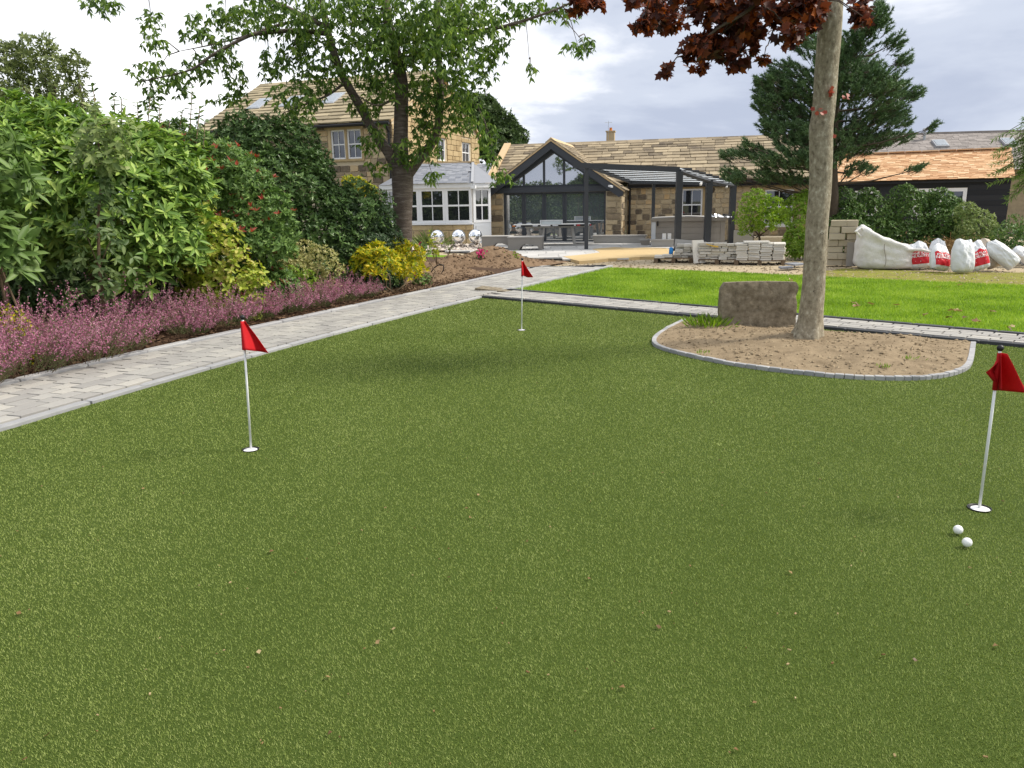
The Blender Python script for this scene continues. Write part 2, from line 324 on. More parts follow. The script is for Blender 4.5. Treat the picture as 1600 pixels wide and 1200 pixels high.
def pip(x, y, poly):
    x = np.asarray(x); y = np.asarray(y); c = np.zeros(x.shape, bool); n = len(poly)
    for i in range(n):
        x1, y1 = poly[i][:2]; x2, y2 = poly[(i + 1) % n][:2]
        if y1 == y2: continue
        c ^= ((y1 > y) != (y2 > y)) & (x < (x2 - x1) * (y - y1) / (y2 - y1) + x1)
    return c
LEAF = dict(
    lance=(np.array([(0, 0, 0), (.45, .5, .05), (.45, -.5, .05), (.45, 0, -.03), (1, 0, -.10)]), [(0, 3, 1), (0, 2, 3), (1, 3, 4), (3, 2, 4)]),
    diamond=(np.array([(0, 0, 0), (.5, .5, .06), (.5, -.5, .06), (1, 0, -.05)]), [(0, 3, 1), (0, 2, 3)]),
    needle=(np.array([(0, .5, 0), (0, -.5, 0), (1, 0, 0)]), [(0, 1, 2)]),
    oval=(np.array([(0, 0, 0), (.28, .42, .05), (.28, -.42, .05), (.68, .40, .03), (.68, -.40, .03), (1, 0, -.08), (.5, 0, -.03)]), [(0, 6, 1), (0, 2, 6), (1, 6, 3), (6, 2, 4), (3, 6, 5), (6, 4, 5)]),
    maple=(np.array([(0, 0, 0), (.12, .42, .03), (.36, .33, 0), (.66, .50, .05), (.62, .25, 0), (1, 0, -.06), (.62, -.25, 0), (.66, -.50, .05), (.36, -.33, 0), (.12, -.42, .03), (.32, 0, -.04)]),
           [(10, 0, 9), (10, 9, 8), (10, 8, 7), (10, 7, 6), (10, 6, 5), (10, 5, 4), (10, 4, 3), (10, 3, 2), (10, 2, 1), (10, 1, 0)]))
def leaves(name, parent, mat, pos, d, n, length, width, kind='lance', kindtag=None):
    pos = np.asarray(pos, float); N = len(pos); tv, tf = LEAF[kind]; k = len(tv)
    d = unit(d); y = unit(np.cross(n, d)); z = np.cross(d, y)
    length = np.broadcast_to(length, (N,))[:, None, None]; width = np.broadcast_to(width, (N,))[:, None, None]
    V = pos[:, None] + d[:, None] * tv[None, :, 0:1] * length + y[:, None] * tv[None, :, 1:2] * width + z[:, None] * tv[None, :, 2:3] * length
    F = (np.arange(N)[:, None, None] * k + np.array(tf)[None]).reshape(-1, 3)
    me = mesh_np(name, V.reshape(-1, 3), F, mat, rnd=np.repeat(rng.random(N), k))
    return tag(link(name, me, parent), kind=kindtag)
def rvec(n): return unit(rng.normal(size=(n, 3)))

# ------------------------------------------------------------------ setting: ground sheets
def sheet(name, poly, z, mat, down=None):
    mb = MB()
    if down is None: mb.add([(p[0], p[1], z) for p in poly], [tuple(range(len(poly)))])
    else: mb.slab(poly if sum((a[0] * b[1] - b[0] * a[1]) for a, b in zip(poly, poly[1:] + poly[:1])) > 0 else poly[::-1], down, z)
    o = mb.build(name, mat); me = o.data
    if down is None and me.polygons[0].normal.z < 0: me.flip_normals()
    return tag(o, kind='structure')
sheet('ground', [(-900, -900), (900, -900), (900, 1500), (-900, 1500)], -.06, 'ground')
Ry = np.array([0, 3.5, 5.41, 6.56, 8.13, 10.67, 13.07, 13.87, 15.58, 17.33, 18.57]); Rx = np.array([-5.0, -4.28, -3.75, -3.36, -2.75, -1.66, -.50, -.06, .79, 1.66, 2.34])
Ly = np.array([2, 4.5, 6.72, 8.28, 9.13, 12.0, 14.08, 15.6, 17.2, 18.4]); Lx = np.array([-6.1, -5.36, -4.64, -4.03, -3.63, -2.36, -1.40, -.80, -.15, .42])
pr = np.polyfit(Ry, Rx, 4); plf = np.polyfit(Ly, Lx, 4)
def PR(y): return np.polyval(pr, y)
def PL(y): return np.polyval(plf, y)
NA, NB = np.array([-.50, 13.07]), np.array([9.2, 4.42]); FA, FB = np.array([-.03, 13.95]), np.array([9.8, 4.55])
lawnfar = [(2.36, 18.57), (3.06, 18.2), (5.32, 16.44), (6.42, 15.4), (8.94, 13.4), (13, 10.2)]
green_poly = [(float(PR(y)), y) for y in np.linspace(13.05, -3, 24)] + [(10, -3), (9.2, 4.42)]
sheet('putting_green', green_poly, 0.0, 'turf_base')
lawn_poly = [(float(PR(y)) + .06, y) for y in np.linspace(14.0, 18.5, 10)] + lawnfar + [(13, 2.0), (9.9, 4.6)]
sheet('lawn', lawn_poly, -.004, 'lawn_base')
gravel_poly = [(-1.2, 19.2), (.4, 18.9), (2.2, 18.75), (3.06, 18.0), (5.32, 16.3), (6.42, 15.2), (8.94, 13.2), (13, 10), (26, 10), (26, 29), (-6, 34), (-6, 22)]
sheet('gravel_yard', gravel_poly, -.03, 'gravel')
sheet('mossy_verge', [(6.0, 16.3), (7.2, 15.0), (8.94, 13.45), (13, 10.3), (22, 10), (22, 15.2), (12, 15.6), (9.4, 16.2), (7.6, 17.6)], -.018, 'mossy')
g = [G(*q)[:2] for q in ((667, 391), (755, 397), (822, 404.5), (947, 407), (992, 402), (1040, 391))]
patio_poly = [tuple(p) for p in g] + [(8.5, 26.8), (9, 31), (-8, 34), (-8, 27)]
patio = sheet('patio', patio_poly, .012, 'joint')
Ts = []
for j in range(16):
    y0 = 20.6 + j * .72
    x = -5.2 + (j % 2) * .35
    while x < 7:
        w = random.choice((.6, .9, .9))
        cx, cy = x + w / 2, y0 + .36 - (x + w / 2) * .268 * .3
        if pip(np.array([cx]), np.array([cy]), patio_poly)[0]:
            Ts.append(TRS((cx, cy, .028), (w - .012, .708, .04)))
        x += w
pieces('paving_slab', Ts, 'patio_slab', patio, 'far_paving_slabs', key=lambda T: T[1][3], bev=.015, jit=.002)
sheet('sand_patch', [tuple(G(*q)[:2]) for q in ((905, 411), (930, 409.5), (950, 407), (975, 406.2), (1000, 404), (1030, 404), (1060, 403), (1056, 398), (1052, 396), (1048, 392), (1040, 390), (1010, 389.2), (985, 389.8), (960, 388.6), (940, 390), (925, 391.5), (932, 394), (938, 397), (915, 400), (880, 403.5), (890, 407))], .053, 'sand', -.05)
sheet('grass_strip', [tuple(G(*q)[:2]) for q in ((668, 404), (730, 404), (745, 399), (668, 398))], -.006, 'lawn_base')

# left planting bed: mulch sheet that rises from the kerb
ys = np.linspace(2.5, 20.5, 110); ts = np.r_[-.04, .06, .15, .3, .5, .8, 1.2, 1.7, 2.3, 3, 4, 6, 9]
Y, T_ = np.meshgrid(ys, ts, indexing='ij'); X = PL(Y) - T_ * .93; YY = Y + T_ * .36
Z = .02 + .10 * (1 - np.exp(-T_ * 2.2)) + .025 * vn(X, YY, 3, 7, 3) * np.minimum(1, T_ * 5)
n_, m_ = Y.shape; idx = np.arange(n_ * m_).reshape(n_, m_)
F = np.stack([idx[:-1, :-1], idx[:-1, 1:], idx[1:, 1:], idx[1:, :-1]], -1).reshape(-1, 4)[:, ::-1]
tag(link('planting_bed', mesh_np('planting_bed', np.stack([X, YY, Z], -1).reshape(-1, 3), F, 'mulch', True)), kind='structure')
mb = MB()
for _ in range(5200):
    y = random.uniform(6, 17); t = abs(random.gauss(0, .6)) + .02; x = float(PL(y)) - t * .93; yy = y + t * .36
    mb.rand(); s_ = random.uniform(.012, .035)
    mb.box((0, 0, 0), (s_ * 1.6, s_ * .8, .006), Matrix.Translation((x, yy, .03 + .10 * (1 - math.exp(-t * 2.2)) + random.uniform(0, .02))) @ Matrix.Rotation(random.uniform(0, 6), 4, 'Z') @ Matrix.Rotation(random.uniform(-.5, .5), 4, 'X'))
tag(mb.build('bark_mulch', 'mulch'), 'loose brown bark chips covering the planting bed beside the path', 'bark mulch', kind='stuff')

# ------------------------------------------------------------------ paths
path = MB()
yy = np.linspace(1.5, 18.9, 60)
for a, b in zip(yy[:-1], yy[1:]):
    path.add([(PL(a), a, .004), (PR(a), a, .004), (PR(b), b, .004), (PL(b), b, .004)], [(0, 1, 2, 3)])
path = tag(path.build('garden_path', 'joint'), kind='structure')
Ts = []
rows = 7
for r_ in range(rows):
    y = 2.0 + random.random() * .3
    while y < 18.7:
        l = random.choice((.15, .21, .21, .26, .31))
        ym = y + l * .46
        xl, xr = float(PL(ym)) + .07, float(PR(ym)) - .06
        sl = float(np.polyval(np.polyder(pr), ym)) * .5 + float(np.polyval(np.polyder(plf), ym)) * .5
        d = Vector((sl, 1, 0)).normalized(); nx = Vector((d.y, -d.x, 0))
        # rows lie across the path, shifted back along it so that courses stay square to the path
        wv = (xr - xl) * d.y
        v = (r_ + .5) / rows
        c = Vector((xl + xr, 2 * ym, 0)) / 2 + nx * (wv * (v - .5)) * 1.0
        Ts.append(TRS((c.x, c.y, .016 + random.uniform(-.002, .002)), (wv / rows - .013, l - .013, .05), nx, d))
        y += l * d.y
Ts = [T for T in Ts if not (T[1][3] > 13.4 and T[0][3] > float(PR(T[1][3])) - .05)]
pieces('paver', Ts, 'paver', path, 'other_pavers', key=lambda T: abs(T[1][3] - 8.6) if T[1][3] > 5 else 99 - T[1][3], bev=.03, jit=.006)
def kerb_line(fn, y0, y1, lmin, lmax, w, ztop, mat, parent, off=0.0):
    y = y0
    while y < y1:
        l = random.uniform(lmin, lmax); ym = y + l * .45
        x = fn(ym); d = Vector((fn(ym + .05) - fn(ym - .05), .1, 0)).normalized(); nx = Vector((d.y, -d.x, 0))
        piece('kerb_stone', TRS((x + nx.x * off, ym + nx.y * off, ztop - .06), (w * random.uniform(.94, 1.06), l - .008, .12), nx, d), mat, parent, .06, .012)
        y += l * d.y
kerb_line(lambda y: float(PR(y)), 2.0, 12.9, .5, .9, .085, .032, 'kerb', path)
kerb_line(lambda y: float(PL(y)), 2.0, 18.3, .5, .9, .10, .065, 'kerb', path)
kerb_line(lambda y: float(PR(y)), 13.95, 18.5, .35, .6, .085, .05, 'kerb', path)
p0, p1 = Vector((float(PL(18.4)), 18.4)), Vector((2.36, 18.62))
for i in range(5):
    a = p0.lerp(p1, i / 5); b = p0.lerp(p1, (i + 1) / 5); d = (b - a).normalized(); c = (a + b) / 2
    piece('kerb_stone', TRS((c.x, c.y + .35, 0.0), ((b - a).length - .01, .07, .1), (d.x, d.y, 0), (-d.y, d.x, 0)), 'dark_kerb', path, .06, .01)
cross = MB()
cross.add([(*NA, .0035), (*NB, .0035), (*FB, .0035), (*FA, .0035)], [(0, 1, 2, 3)])
cross = tag(cross.build('cross_path', 'joint'), kind='structure')
Ts = []
for r_ in range(5):
    s = random.random() * .2
    L_ = float(np.linalg.norm(NB - NA))
    while s < L_:
        l = random.choice((.16, .22, .28, .32)); t = (s + l / 2) / L_
        a = NA + (NB - NA) * t; b = FA + (FB - FA) * t; ab = b - a; wd = np.linalg.norm(ab)
        if t < .985:
            inn = (wd - .14) / 5; c = a + ab / wd * (.07 + inn * (r_ + .5)); d = (NB - NA) / L_
            Ts.append(TRS((c[0], c[1], .014 + random.uniform(-.002, .002)), (l - .013, inn - .013, .05), (d[0], d[1], 0), (-d[1], d[0], 0)))
        s += l
pieces('paver', Ts, 'paver', cross, 'other_pavers', bev=.03, jit=.006)
def kerb_seg(A, B, l, w, zt, mat, parent):
    A, B = np.array(A, float), np.array(B, float); n = max(1, int(np.linalg.norm(B - A) / l)); d = (B - A) / np.linalg.norm(B - A)
    for i in range(n):
        c = A + (B - A) * (i + .5) / n
        piece('kerb_stone', TRS((c[0], c[1], zt - .06), (np.linalg.norm(B - A) / n - .007, w * random.uniform(.95, 1.05), .12), (d[0], d[1], 0), (-d[1], d[0], 0)), mat, parent, .05, .01)
kerb_seg(NA, NB, .45, .075, .035, 'dark_kerb', cross); kerb_seg(FA, FB, .45, .085, .05, 'dark_kerb', cross)
mb = MB(); T = Matrix.Translation((-.28, 13.95, .035)) @ Matrix.Rotation(-.3, 4, 'Z') @ Matrix.Rotation(.09, 4, 'Y')
mb.box((0, 0, 0), (.62, .42, .035), T)
tag(mb.build('loose_flagstone', 'slab_stone'), 'loose dark flagstone lying tilted where the two paths meet', 'flagstone')

# ------------------------------------------------------------------ tree bed in the green
bedpts = [(2.28, 10.02), (1.90, 9.30), (1.64, 8.66), (1.60, 8.15), (1.86, 7.58), (2.22, 7.10), (2.64, 6.76), (3.0, 6.56), (3.39, 6.48), (3.70, 6.53), (4.03, 6.74), (4.33, 7.10), (4.93, 8.06)]
def smooth_poly(p, k=5):
    p = np.array(p); out = []
    for i in range(len(p) - 1):
        a, b, c, d = p[max(i - 1, 0)], p[i], p[i + 1], p[min(i + 2, len(p) - 1)]
        for t in np.linspace(0, 1, k, endpoint=False):
            out.append(.5 * (2 * b + (c - a) * t + (2 * a - 5 * b + 4 * c - d) * t * t + (3 * b - a - 3 * c + d) * t ** 3))
    return np.array(out + [p[-1]])
bo = smooth_poly(bedpts); bc = np.array([3.25, 8.1])
full = np.vstack([bo, [bo[-1] * (1 - t) + bo[0] * t for t in np.linspace(.06, .94, 14)]])
rings = 16; V = []
for k in range(rings + 1):
    t = k / rings; q = full * (1 - t) + bc * t
    z = .028 + .07 * (1 - (1 - t) ** 2) + .03 * vn(q[:, 0], q[:, 1], 5, 7, 5) * min(1, t * 8)
    V.append(np.c_[q, z])
V = np.vstack(V); n = len(full); F = [(k * n + i, k * n + (i + 1) % n, (k + 1) * n + (i + 1) % n, (k + 1) * n + i) for k in range(rings) for i in range(n)]
bed = tag(link('tree_bed', mesh_np('tree_bed', V, F, 'bed_soil', True)), kind='structure')
acc = 0.0; last = bo[0]
for i in range(1, len(bo)):
    a, b = bo[i - 1], bo[i]; d = b - a; L_ = np.linalg.norm(d)
    if L_ < .02: continue
    d = d / L_; m = max(1, round(L_ / .20))
    for q in range(m):
        c = a + (b - a) * (q + .5) / m
        piece('kerb_stone', TRS((c[0], c[1], -.005 + random.uniform(-.003, .003)), (L_ / m - .004, .05, .085), (d[0], d[1], 0), (-d[1], d[0], 0)), 'kerb', bed, .06, .012)
mb = MB()
for _ in range(3200):
    x, y = random.uniform(1.6, 4.9), random.uniform(6.5, 10)
    if pip(np.array([x]), np.array([y]), full * .96 + bc * .04)[0]:
        zc = V[np.argmin((V[:, 0] - x) ** 2 + (V[:, 1] - y) ** 2), 2]; mb.rand(); mb.rock((x, y, zc + .002), random.choice((.006, .008, .012, .012, .02)), (1.2, 1, .7))
tag(mb.build('soil_crumbs', 'bed_soil'), 'crumbs and small clods of dry soil on the tree bed', 'soil', kind='stuff')

# ------------------------------------------------------------------ turf and lawn pile
def blades(name, mat, zones, inside, label, cat, lean=.8):
    Vs, rs = [], []
    for (y0, y1, dens, w, h) in zones:
        hw = .70 * y1 + 1.2; area = (y1 - y0) * 2 * hw; n = int(area * dens)
        x = rng.uniform(-hw, hw, n); y = rng.uniform(y0, y1, n)
        k = (np.abs(x) < .70 * y + 1.2) & inside(x, y); x, y = x[k], y[k]; n = len(x)
        az = rng.uniform(0, 6.283, n); ln = rng.uniform(.15, lean, n) * h; ht = h * rng.uniform(.6, 1.15, n); a2 = az + rng.uniform(.9, 2.2, n)
        ww = w * rng.uniform(.6, 1.2, n) / 2
        b = np.c_[x, y, np.full(n, -.002)]; s = np.c_[np.cos(a2), np.sin(a2), np.zeros(n)] * ww[:, None]
        tip = b + np.c_[np.cos(az) * ln, np.sin(az) * ln, ht]
        Vs.append(np.stack([b - s, b + s, tip], 1).reshape(-1, 3)); rs.append(np.repeat(rng.random(n), 3))
    V = np.vstack(Vs); F = np.arange(len(V)).reshape(-1, 3)
    o = link(name, mesh_np(name, V, F, mat, rnd=np.concatenate(rs)))
    return tag(o, label, cat, kind='stuff')
gp = np.array(green_poly); lp = np.array(lawn_poly)
CUPS = [G(392, 703), G(815, 516), G(1530, 795)]
def in_green(x, y):
    k = pip(x, y, gp) & ~pip(x, y, full * 1.0) & (x > PR(y) + .05)
    for c in CUPS: k &= (x - c[0]) ** 2 + (y - c[1]) ** 2 > .056 ** 2
    return k
yz = np.geomspace(.9, 13.2, 19)
blades('turf_pile', 'turf_blade', [(a, b, min(75000, 150000 / ((a + b) / 2) ** 1.5), .0006 + .00095 * (a + b) / 2, .0085 + .0005 * b) for a, b in zip(yz[:-1], yz[1:])], in_green,
       'short olive green artificial turf pile of the putting green', 'artificial turf', 1.1)
blades('lawn_grass', 'lawn_blade', [(4.5, 9, 2500, .011, .035), (9, 13, 2600, .013, .04), (13, 19, 2000, .017, .045)], lambda x, y: pip(x, y, lp), 'bright green mown grass of the lawn beyond the path', 'grass', .7)

# ------------------------------------------------------------------ buildings
def frame(o=(0, 0, 0), a=0.0):
    return Matrix.Translation(o) @ Matrix.Rotation(a, 4, 'Z')
def part(name, mat, parent, fn, smooth=False):
    mb = MB(); fn(mb); return mb.build(name, mat, parent, smooth)
def masonry(x0, x1, z0, z1, holes=(), top=None, hr=(.17, .25), lr=(.24, .52), lo=None):
    """courses of stones as rectangles, kept out of holes and under top(x)"""
    out = []; z = z0
    while z < z1 - .06:
        h = min(random.uniform(*hr), z1 - z)
        if z1 - z - h < .08: h = z1 - z
        segs = [(x0, x1)]
        for (a, b, c, d) in holes:
            if c < z + h - .02 and d > z + .02:
                ns = []
                for (p, q) in segs:
                    if b <= p or a >= q: ns.append((p, q)); continue
                    if a > p: ns.append((p, a))
                    if b < q: ns.append((b, q))
                segs = ns
        for (p, q) in segs:
            x = p
            while x < q - .03:
                l = random.uniform(*lr)
                if q - x - l < .14: l = q - x
                if top is None or (top(x) >= z + h * .8 and top(x + l) >= z + h * .8): out.append((x, x + l, z, z + h))
                x += l
        z += h
    return out
def lay(rects, T, d=.06, gap=.03, y=0.0):
    res = []
    for (a, b, c, e) in rects:
        res.append(T @ TRS(((a + b) / 2, y + random.uniform(-.008, .008), (c + e) / 2), (b - a - gap, d, e - c - gap)))
    return res
def wall_with_holes(mb, x0, x1, z0, z1, holes, y0, y1, T):
    xs = sorted({x0, x1, *[h[0] for h in holes], *[h[1] for h in holes]})
    for a, b in zip(xs[:-1], xs[1:]):
        cuts = sorted([(h[2], h[3]) for h in holes if h[0] < b - 1e-6 and h[1] > a + 1e-6]); z = z0
        for c, d in cuts + [(z1, z1)]:
            if c > z: mb.span(a, b, y0, y1, z, c, T)
            z = d
def sash(parent, T, x0, x1, z0, z1, nx=2, nz=2, fr=.07, mat='white_paint', glass='glass', name='window', bars=.022, sill=None, y=.06):
    mb = MB()
    mb.span(x0, x0 + fr, y - .05, y + .05, z0, z1, T); mb.span(x1 - fr, x1, y - .05, y + .05, z0, z1, T)
    mb.span(x0 + fr, x1 - fr, y - .048, y + .048, z0, z0 + fr, T); mb.span(x0 + fr, x1 - fr, y - .048, y + .048, z1 - fr, z1, T)
    xa, xb, za, zb = x0 + fr, x1 - fr, z0 + fr, z1 - fr
    for j in range(1, nz):
        z = za + (zb - za) * j / nz; mb.span(xa, xb, y - .04, y + .03, z - bars * 1.1, z + bars * 1.1, T)
    for i in range(1, nx):
        x = xa + (xb - xa) * i / nx; mb.span(x - bars / 2, x + bars / 2, y - .036, y + .028, za, zb, T)
    w = mb.build(name, mat, parent)
    for i in range(nx):
        for j in range(nz):
            a, b = xa + (xb - xa) * i / nx, xa + (xb - xa) * (i + 1) / nx; c, d = za + (zb - za) * j / nz, za + (zb - za) * (j + 1) / nz
            tl = random.uniform(-.003, .003)
            p = MB(); p.add([(a, y + tl, c), (b, y - tl, c), (b, y - tl, d), (a, y + tl, d)], [(0, 1, 2, 3)], T); p.build('pane', glass, w)
    if sill: part('sill', sill, w, lambda m: m.span(x0 - .08, x1 + .08, y - .16, y + .05, z0 - .10, z0 - .003, T))
    return w
def slates(o, u, v, L, courses, wr, th=.03, keep=None, over=1.3, tilt=.045, gap=.012):
    """courses of slates: o eave corner, u along the eave (length L), v up the slope"""
    o, u, v = Vector(o), Vector(u).normalized(), Vector(v).normalized(); n = u.cross(v).normalized(); res = []; s = 0.0
    for ci, h in enumerate(courses):
        x = -random.random() * wr[0]
        while x < L:
            w = random.uniform(*wr); a, b = max(0, x), min(L, x + w)
            if b - a > .06:
                vv = (v * math.cos(tilt) - n * math.sin(tilt) * 0 + n * 0).normalized()
                dn = (n + v * tilt).normalized(); dv = (v - n * tilt).normalized()
                c = o + u * ((a + b) / 2) + v * (s + h * over / 2 - h * .1) + n * (th * .9 + random.uniform(-.004, .006))
                if keep is None or keep(c): res.append(TRS(c, (b - a - gap, h * over, th * random.uniform(.8, 1.3)), u, dv, dn))
            x += w
        s += h
    return res
def dimin(L, h0, h1):
    n = round(L / ((h0 + h1) / 2)); c = np.linspace(h0, h1, n); return list(c * L / c.sum())

# ---- glazed gable extension of the long barn
A15 = R(-15); EO = Vector((1.72, 30.96, 0)); TE = frame(EO, A15)
ext = thing('glazed_gable_extension', 'stone extension with dark framed glazed gable and five dark glass doors', 'building', EO, A15)
I4 = Matrix.Identity(4)
wl_ = part('pier', 'mortar', ext, lambda m: m.span(-2.62, -2.02, .02, .4, 0, 1.95)); wr_ = part('pier', 'mortar', ext, lambda m: m.span(2.09, 2.70, .02, .4, 0, 1.95))
wpar = part('side_wall', 'mortar', ext, lambda m: m.span(2.4, 2.68, .41, 1.4, 0, 2.1)); part('side_wall', 'mortar', ext, lambda m: m.span(-2.60, -2.3, .41, 1.4, 0, 2.1))
for q_, a, b in ((wl_, -2.62, -2.02), (wr_, 2.09, 2.70)): pieces('stone', lay(masonry(a, b, 0, 1.94), I4), 'sandstone', q_, 'other_stones')
Ts = lay(masonry(0.03, 1.38, 0, 2.08), Matrix.Translation((2.69, 0, 0)) @ Matrix.Rotation(R(90), 4, 'Z'))
pieces('stone', Ts, 'sandstone', wpar, 'other_stones')
w5 = (2.09 + 2.02) / 5
def leaf_door(i):
    x0 = -2.02 + w5 * i; x1 = x0 + w5
    d = sash(ext, I4, x0 + .004, x1 - .004, .02, 1.95, 1, 1, .075, 'anthracite', 'coated_glass', 'door', y=.16)
    if i == 0:
        h = MB(); h.bar((x0 + .05, .085, .98), (x0 + .05, .085, 1.12), .018, .018, (1, 0, 0)); h.bar((x0 + .05, .11, 1.05), (x0 + .05, .08, 1.05), .02, .02); h.build('handle', 'black_plastic', d)
for i in range(5): leaf_door(i)
part('threshold', 'anthracite', ext, lambda m: m.span(-2.02, 2.09, .03, .3, 0, .02))
part('beam', 'anthracite', ext, lambda m: m.span(-2.70, 2.70, -.06, .2, 1.953, 2.16))
zt = lambda x: 3.42 - .655 * abs(x - .03)
xm = [-1.86, -1.19, -.37, .43, 1.23, 1.92]
gf = MB()
for x in xm[1:-1]: gf.span(x - .04, x + .04, .10, .19, 2.165, zt(x) + .02)
gf.bar((-1.95, .145, 2.2), (1.98, .145, 2.2), .08, .07)
gframe = gf.build('gable_frame', 'anthracite', ext)
for a, b in zip(xm[:-1], xm[1:]):
    poly = [(a + .04, 2.235), (b - .04, 2.235), (b - .04, max(2.24, zt(b - .04)))]
    if a < .03 < b: poly.append((.03, zt(.03)))
    poly.append((a + .04, max(2.24, zt(a + .04))))
    tl = random.uniform(-.004, .004)
    p = MB(); p.add([(x, .15 + tl * x, z) for x, z in poly], [tuple(range(len(poly)))]); p.build('pane', 'gable_glass', gframe)
for s in (-1, 1):
    part('gable_lining', 'anthracite', ext, lambda m: m.prism([(.03, 3.42), (.03, 3.72), (s * 2.62, 1.99), (s * 2.62, 1.968), (s * 2.20, 1.968)] if s > 0 else [(.03, 3.72), (.03, 3.42), (s * 2.20, 1.968), (s * 2.62, 1.968), (s * 2.62, 1.99)], .02, .22))
    part('bargeboard', 'anthracite', ext, lambda m: m.prism([(0, 3.56), (0, 3.83), (s * 2.78, 1.92), (s * 2.78, 1.78), (s * 2.62, 1.72)], -.30, -.22) if s > 0 else m.prism([(0, 3.83), (0, 3.56), (s * 2.62, 1.72), (s * 2.78, 1.78), (s * 2.78, 1.92)], -.30, -.22))
    part('soffit', 'anthracite', ext, lambda m: m.add([(0, -.29, 3.74), (s * 2.75, -.29, 1.86), (s * 2.75, .25, 1.86), (0, .25, 3.74)], [(0, 1, 2, 3)]))
BE, BR_ = (1.15, 2.27), (4.45, 4.02)          # barn eave (y, z) and ridge (y, z)
def barn_z(y): return BE[1] + (y - BE[0]) * (BR_[1] - BE[1]) / (BR_[0] - BE[0])
def ext_z(x): return 3.90 - .688 * abs(x)
part('roof_deck', 'deck', ext, lambda m: (m.add([(0, -.28, 3.85), (-2.8, -.28, 1.93), (-2.8, 1.4, 1.93), (0, 4.3, 3.85)], [(0, 1, 2, 3)]), m.add([(0, -.28, 3.85), (2.8, -.28, 1.93), (2.8, 1.4, 1.93), (0, 4.3, 3.85)], [(3, 2, 1, 0)])))
Ts = []
for s in (-1, 1):
    Ls = math.hypot(2.82, 1.94)
    o = (2.82, -.32, 1.94) if s > 0 else (-2.82, 4.4, 1.94)
    Ts += slates(o, (0, s, 0), (-s * 2.82, 0, 1.94), 4.72, dimin(Ls, .32, .20), (.28, .55), th=.045, over=1.22, tilt=.09, keep=lambda c: c.z > barn_z(c.y) - .22 or c.y < 1.1)
pieces('roof_slate', Ts, 'stone_slate', ext, 'other_slates', key=lambda T: T[1][3])
part('verge', 'coping', ext, lambda m: (m.bar((0, -.27, 3.875), (2.84, -.27, 1.925), .12, .045), m.bar((0, -.27, 3.875), (-2.84, -.27, 1.925), .12, .045)))
for i in range(9):
    part('ridge_tile', 'coping', ext, lambda m: m.prism([(-.16, 3.86), (0, 3.99), (.16, 3.86), (0, 3.92)], -.30 + i * .5, -.30 + i * .5 + .488))
def camera_body(m): m.bar((2.25, -.33, 2.14), (2.40, -.52, 2.10), .07, .07); m.bar((2.3, -.25, 2.16), (2.3, -.38, 2.12), .03, .03)
cc = MB(); camera_body(cc); cam_o = cc.build('security_camera', 'white_plastic'); cam_o.matrix_world = TE
tag(cam_o, 'small white security camera on the dark gable board', 'camera')

# ---- long stone barn behind it
barn = thing('stone_barn', 'long low sandstone barn with stone slate roof behind the pergola', 'building', EO, A15)
bh = [(4.88, 5.68, .77, 1.99), (8.0, 9.05, .61, 1.90)]
bw = MB(); wall_with_holes(bw, 2.72, 10.5, 0, 2.2, bh, 1.42, 1.8, I4); bw = bw.build('wall', 'mortar', barn); gw = MB()
gw.prism([(1.43, 0), (1.43, 2.2), (4.45, 3.9), (7.5, 2.2), (7.5, 0)], -2.99, -2.7, Matrix(((0, 1, 0, 0), (1, 0, 0, 0), (0, 0, 1, 0), (0, 0, 0, 1))))
gw = gw.build('gable_wall', 'mortar', barn); part('end_wall', 'mortar', barn, lambda m: m.span(10.2, 10.49, 1.81, 7.5, 0, 2.2)); part('end_pier', 'mortar', barn, lambda m: m.span(-2.69, -2.63, 1.43, 1.8, 0, 2.2))
frm = [(h[0] - .13, h[1] + .13, h[2] - .12, h[3] + .2) for h in bh]
Ts = lay(masonry(2.74, 10.5, 0, 2.2, frm, hr=(.16, .235), lr=(.2, .43)), Matrix.Translation((0, 1.41, 0))) + lay(masonry(-3.0, -2.63, 0, 2.2), Matrix.Translation((0, 1.41, 0)))
pieces('stone', Ts, 'sandstone', bw, 'other_stones', key=lambda T: -T[0][3])
for h in bh:
    sash(barn, Matrix.Translation((0, 1.44, 0)), h[0], h[1], h[2], h[3], 2, 2, .06)
    part('lintel', 'pale_sandstone', barn, lambda m: m.span(h[0] - .12, h[1] + .12, 1.38, 1.5, h[3] + .01, h[3] + .195))
    part('window_sill', 'pale_sandstone' if h[0] < 6 else 'white_paint', barn, lambda m: m.span(h[0] - .12, h[1] + .12, 1.30, 1.5, h[2] - .115, h[2] - .01))
    for x in (h[0] - .065, h[1] + .065): part('jamb', 'pale_sandstone', barn, lambda m: m.span(x - .06, x + .06, 1.385, 1.5, h[2], h[3]))
Lb = math.hypot(BR_[0] - BE[0], BR_[1] - BE[1])
part('roof_deck', 'deck', barn, lambda m: (m.add([(-3.0, BE[0], BE[1] - .03), (10.55, BE[0], BE[1] - .03), (10.55, BR_[0], BR_[1] - .03), (-3.0, BR_[0], BR_[1] - .03)], [(0, 1, 2, 3)]), m.add([(-3.0, 7.75, BE[1] - .03), (10.55, 7.75, BE[1] - .03), (10.55, BR_[0], BR_[1] - .03), (-3.0, BR_[0], BR_[1] - .03)], [(3, 2, 1, 0)])))
Ts = slates((-2.85, BE[0] - .04, BE[1]), (1, 0, 0), (0, BR_[0] - BE[0], BR_[1] - BE[1]), 13.4, dimin(Lb, .36, .22), (.34, .75), th=.055, over=1.22, tilt=.10, keep=lambda c: barn_z(c.y) > ext_z(c.x) - .25 or c.x < -2.6)
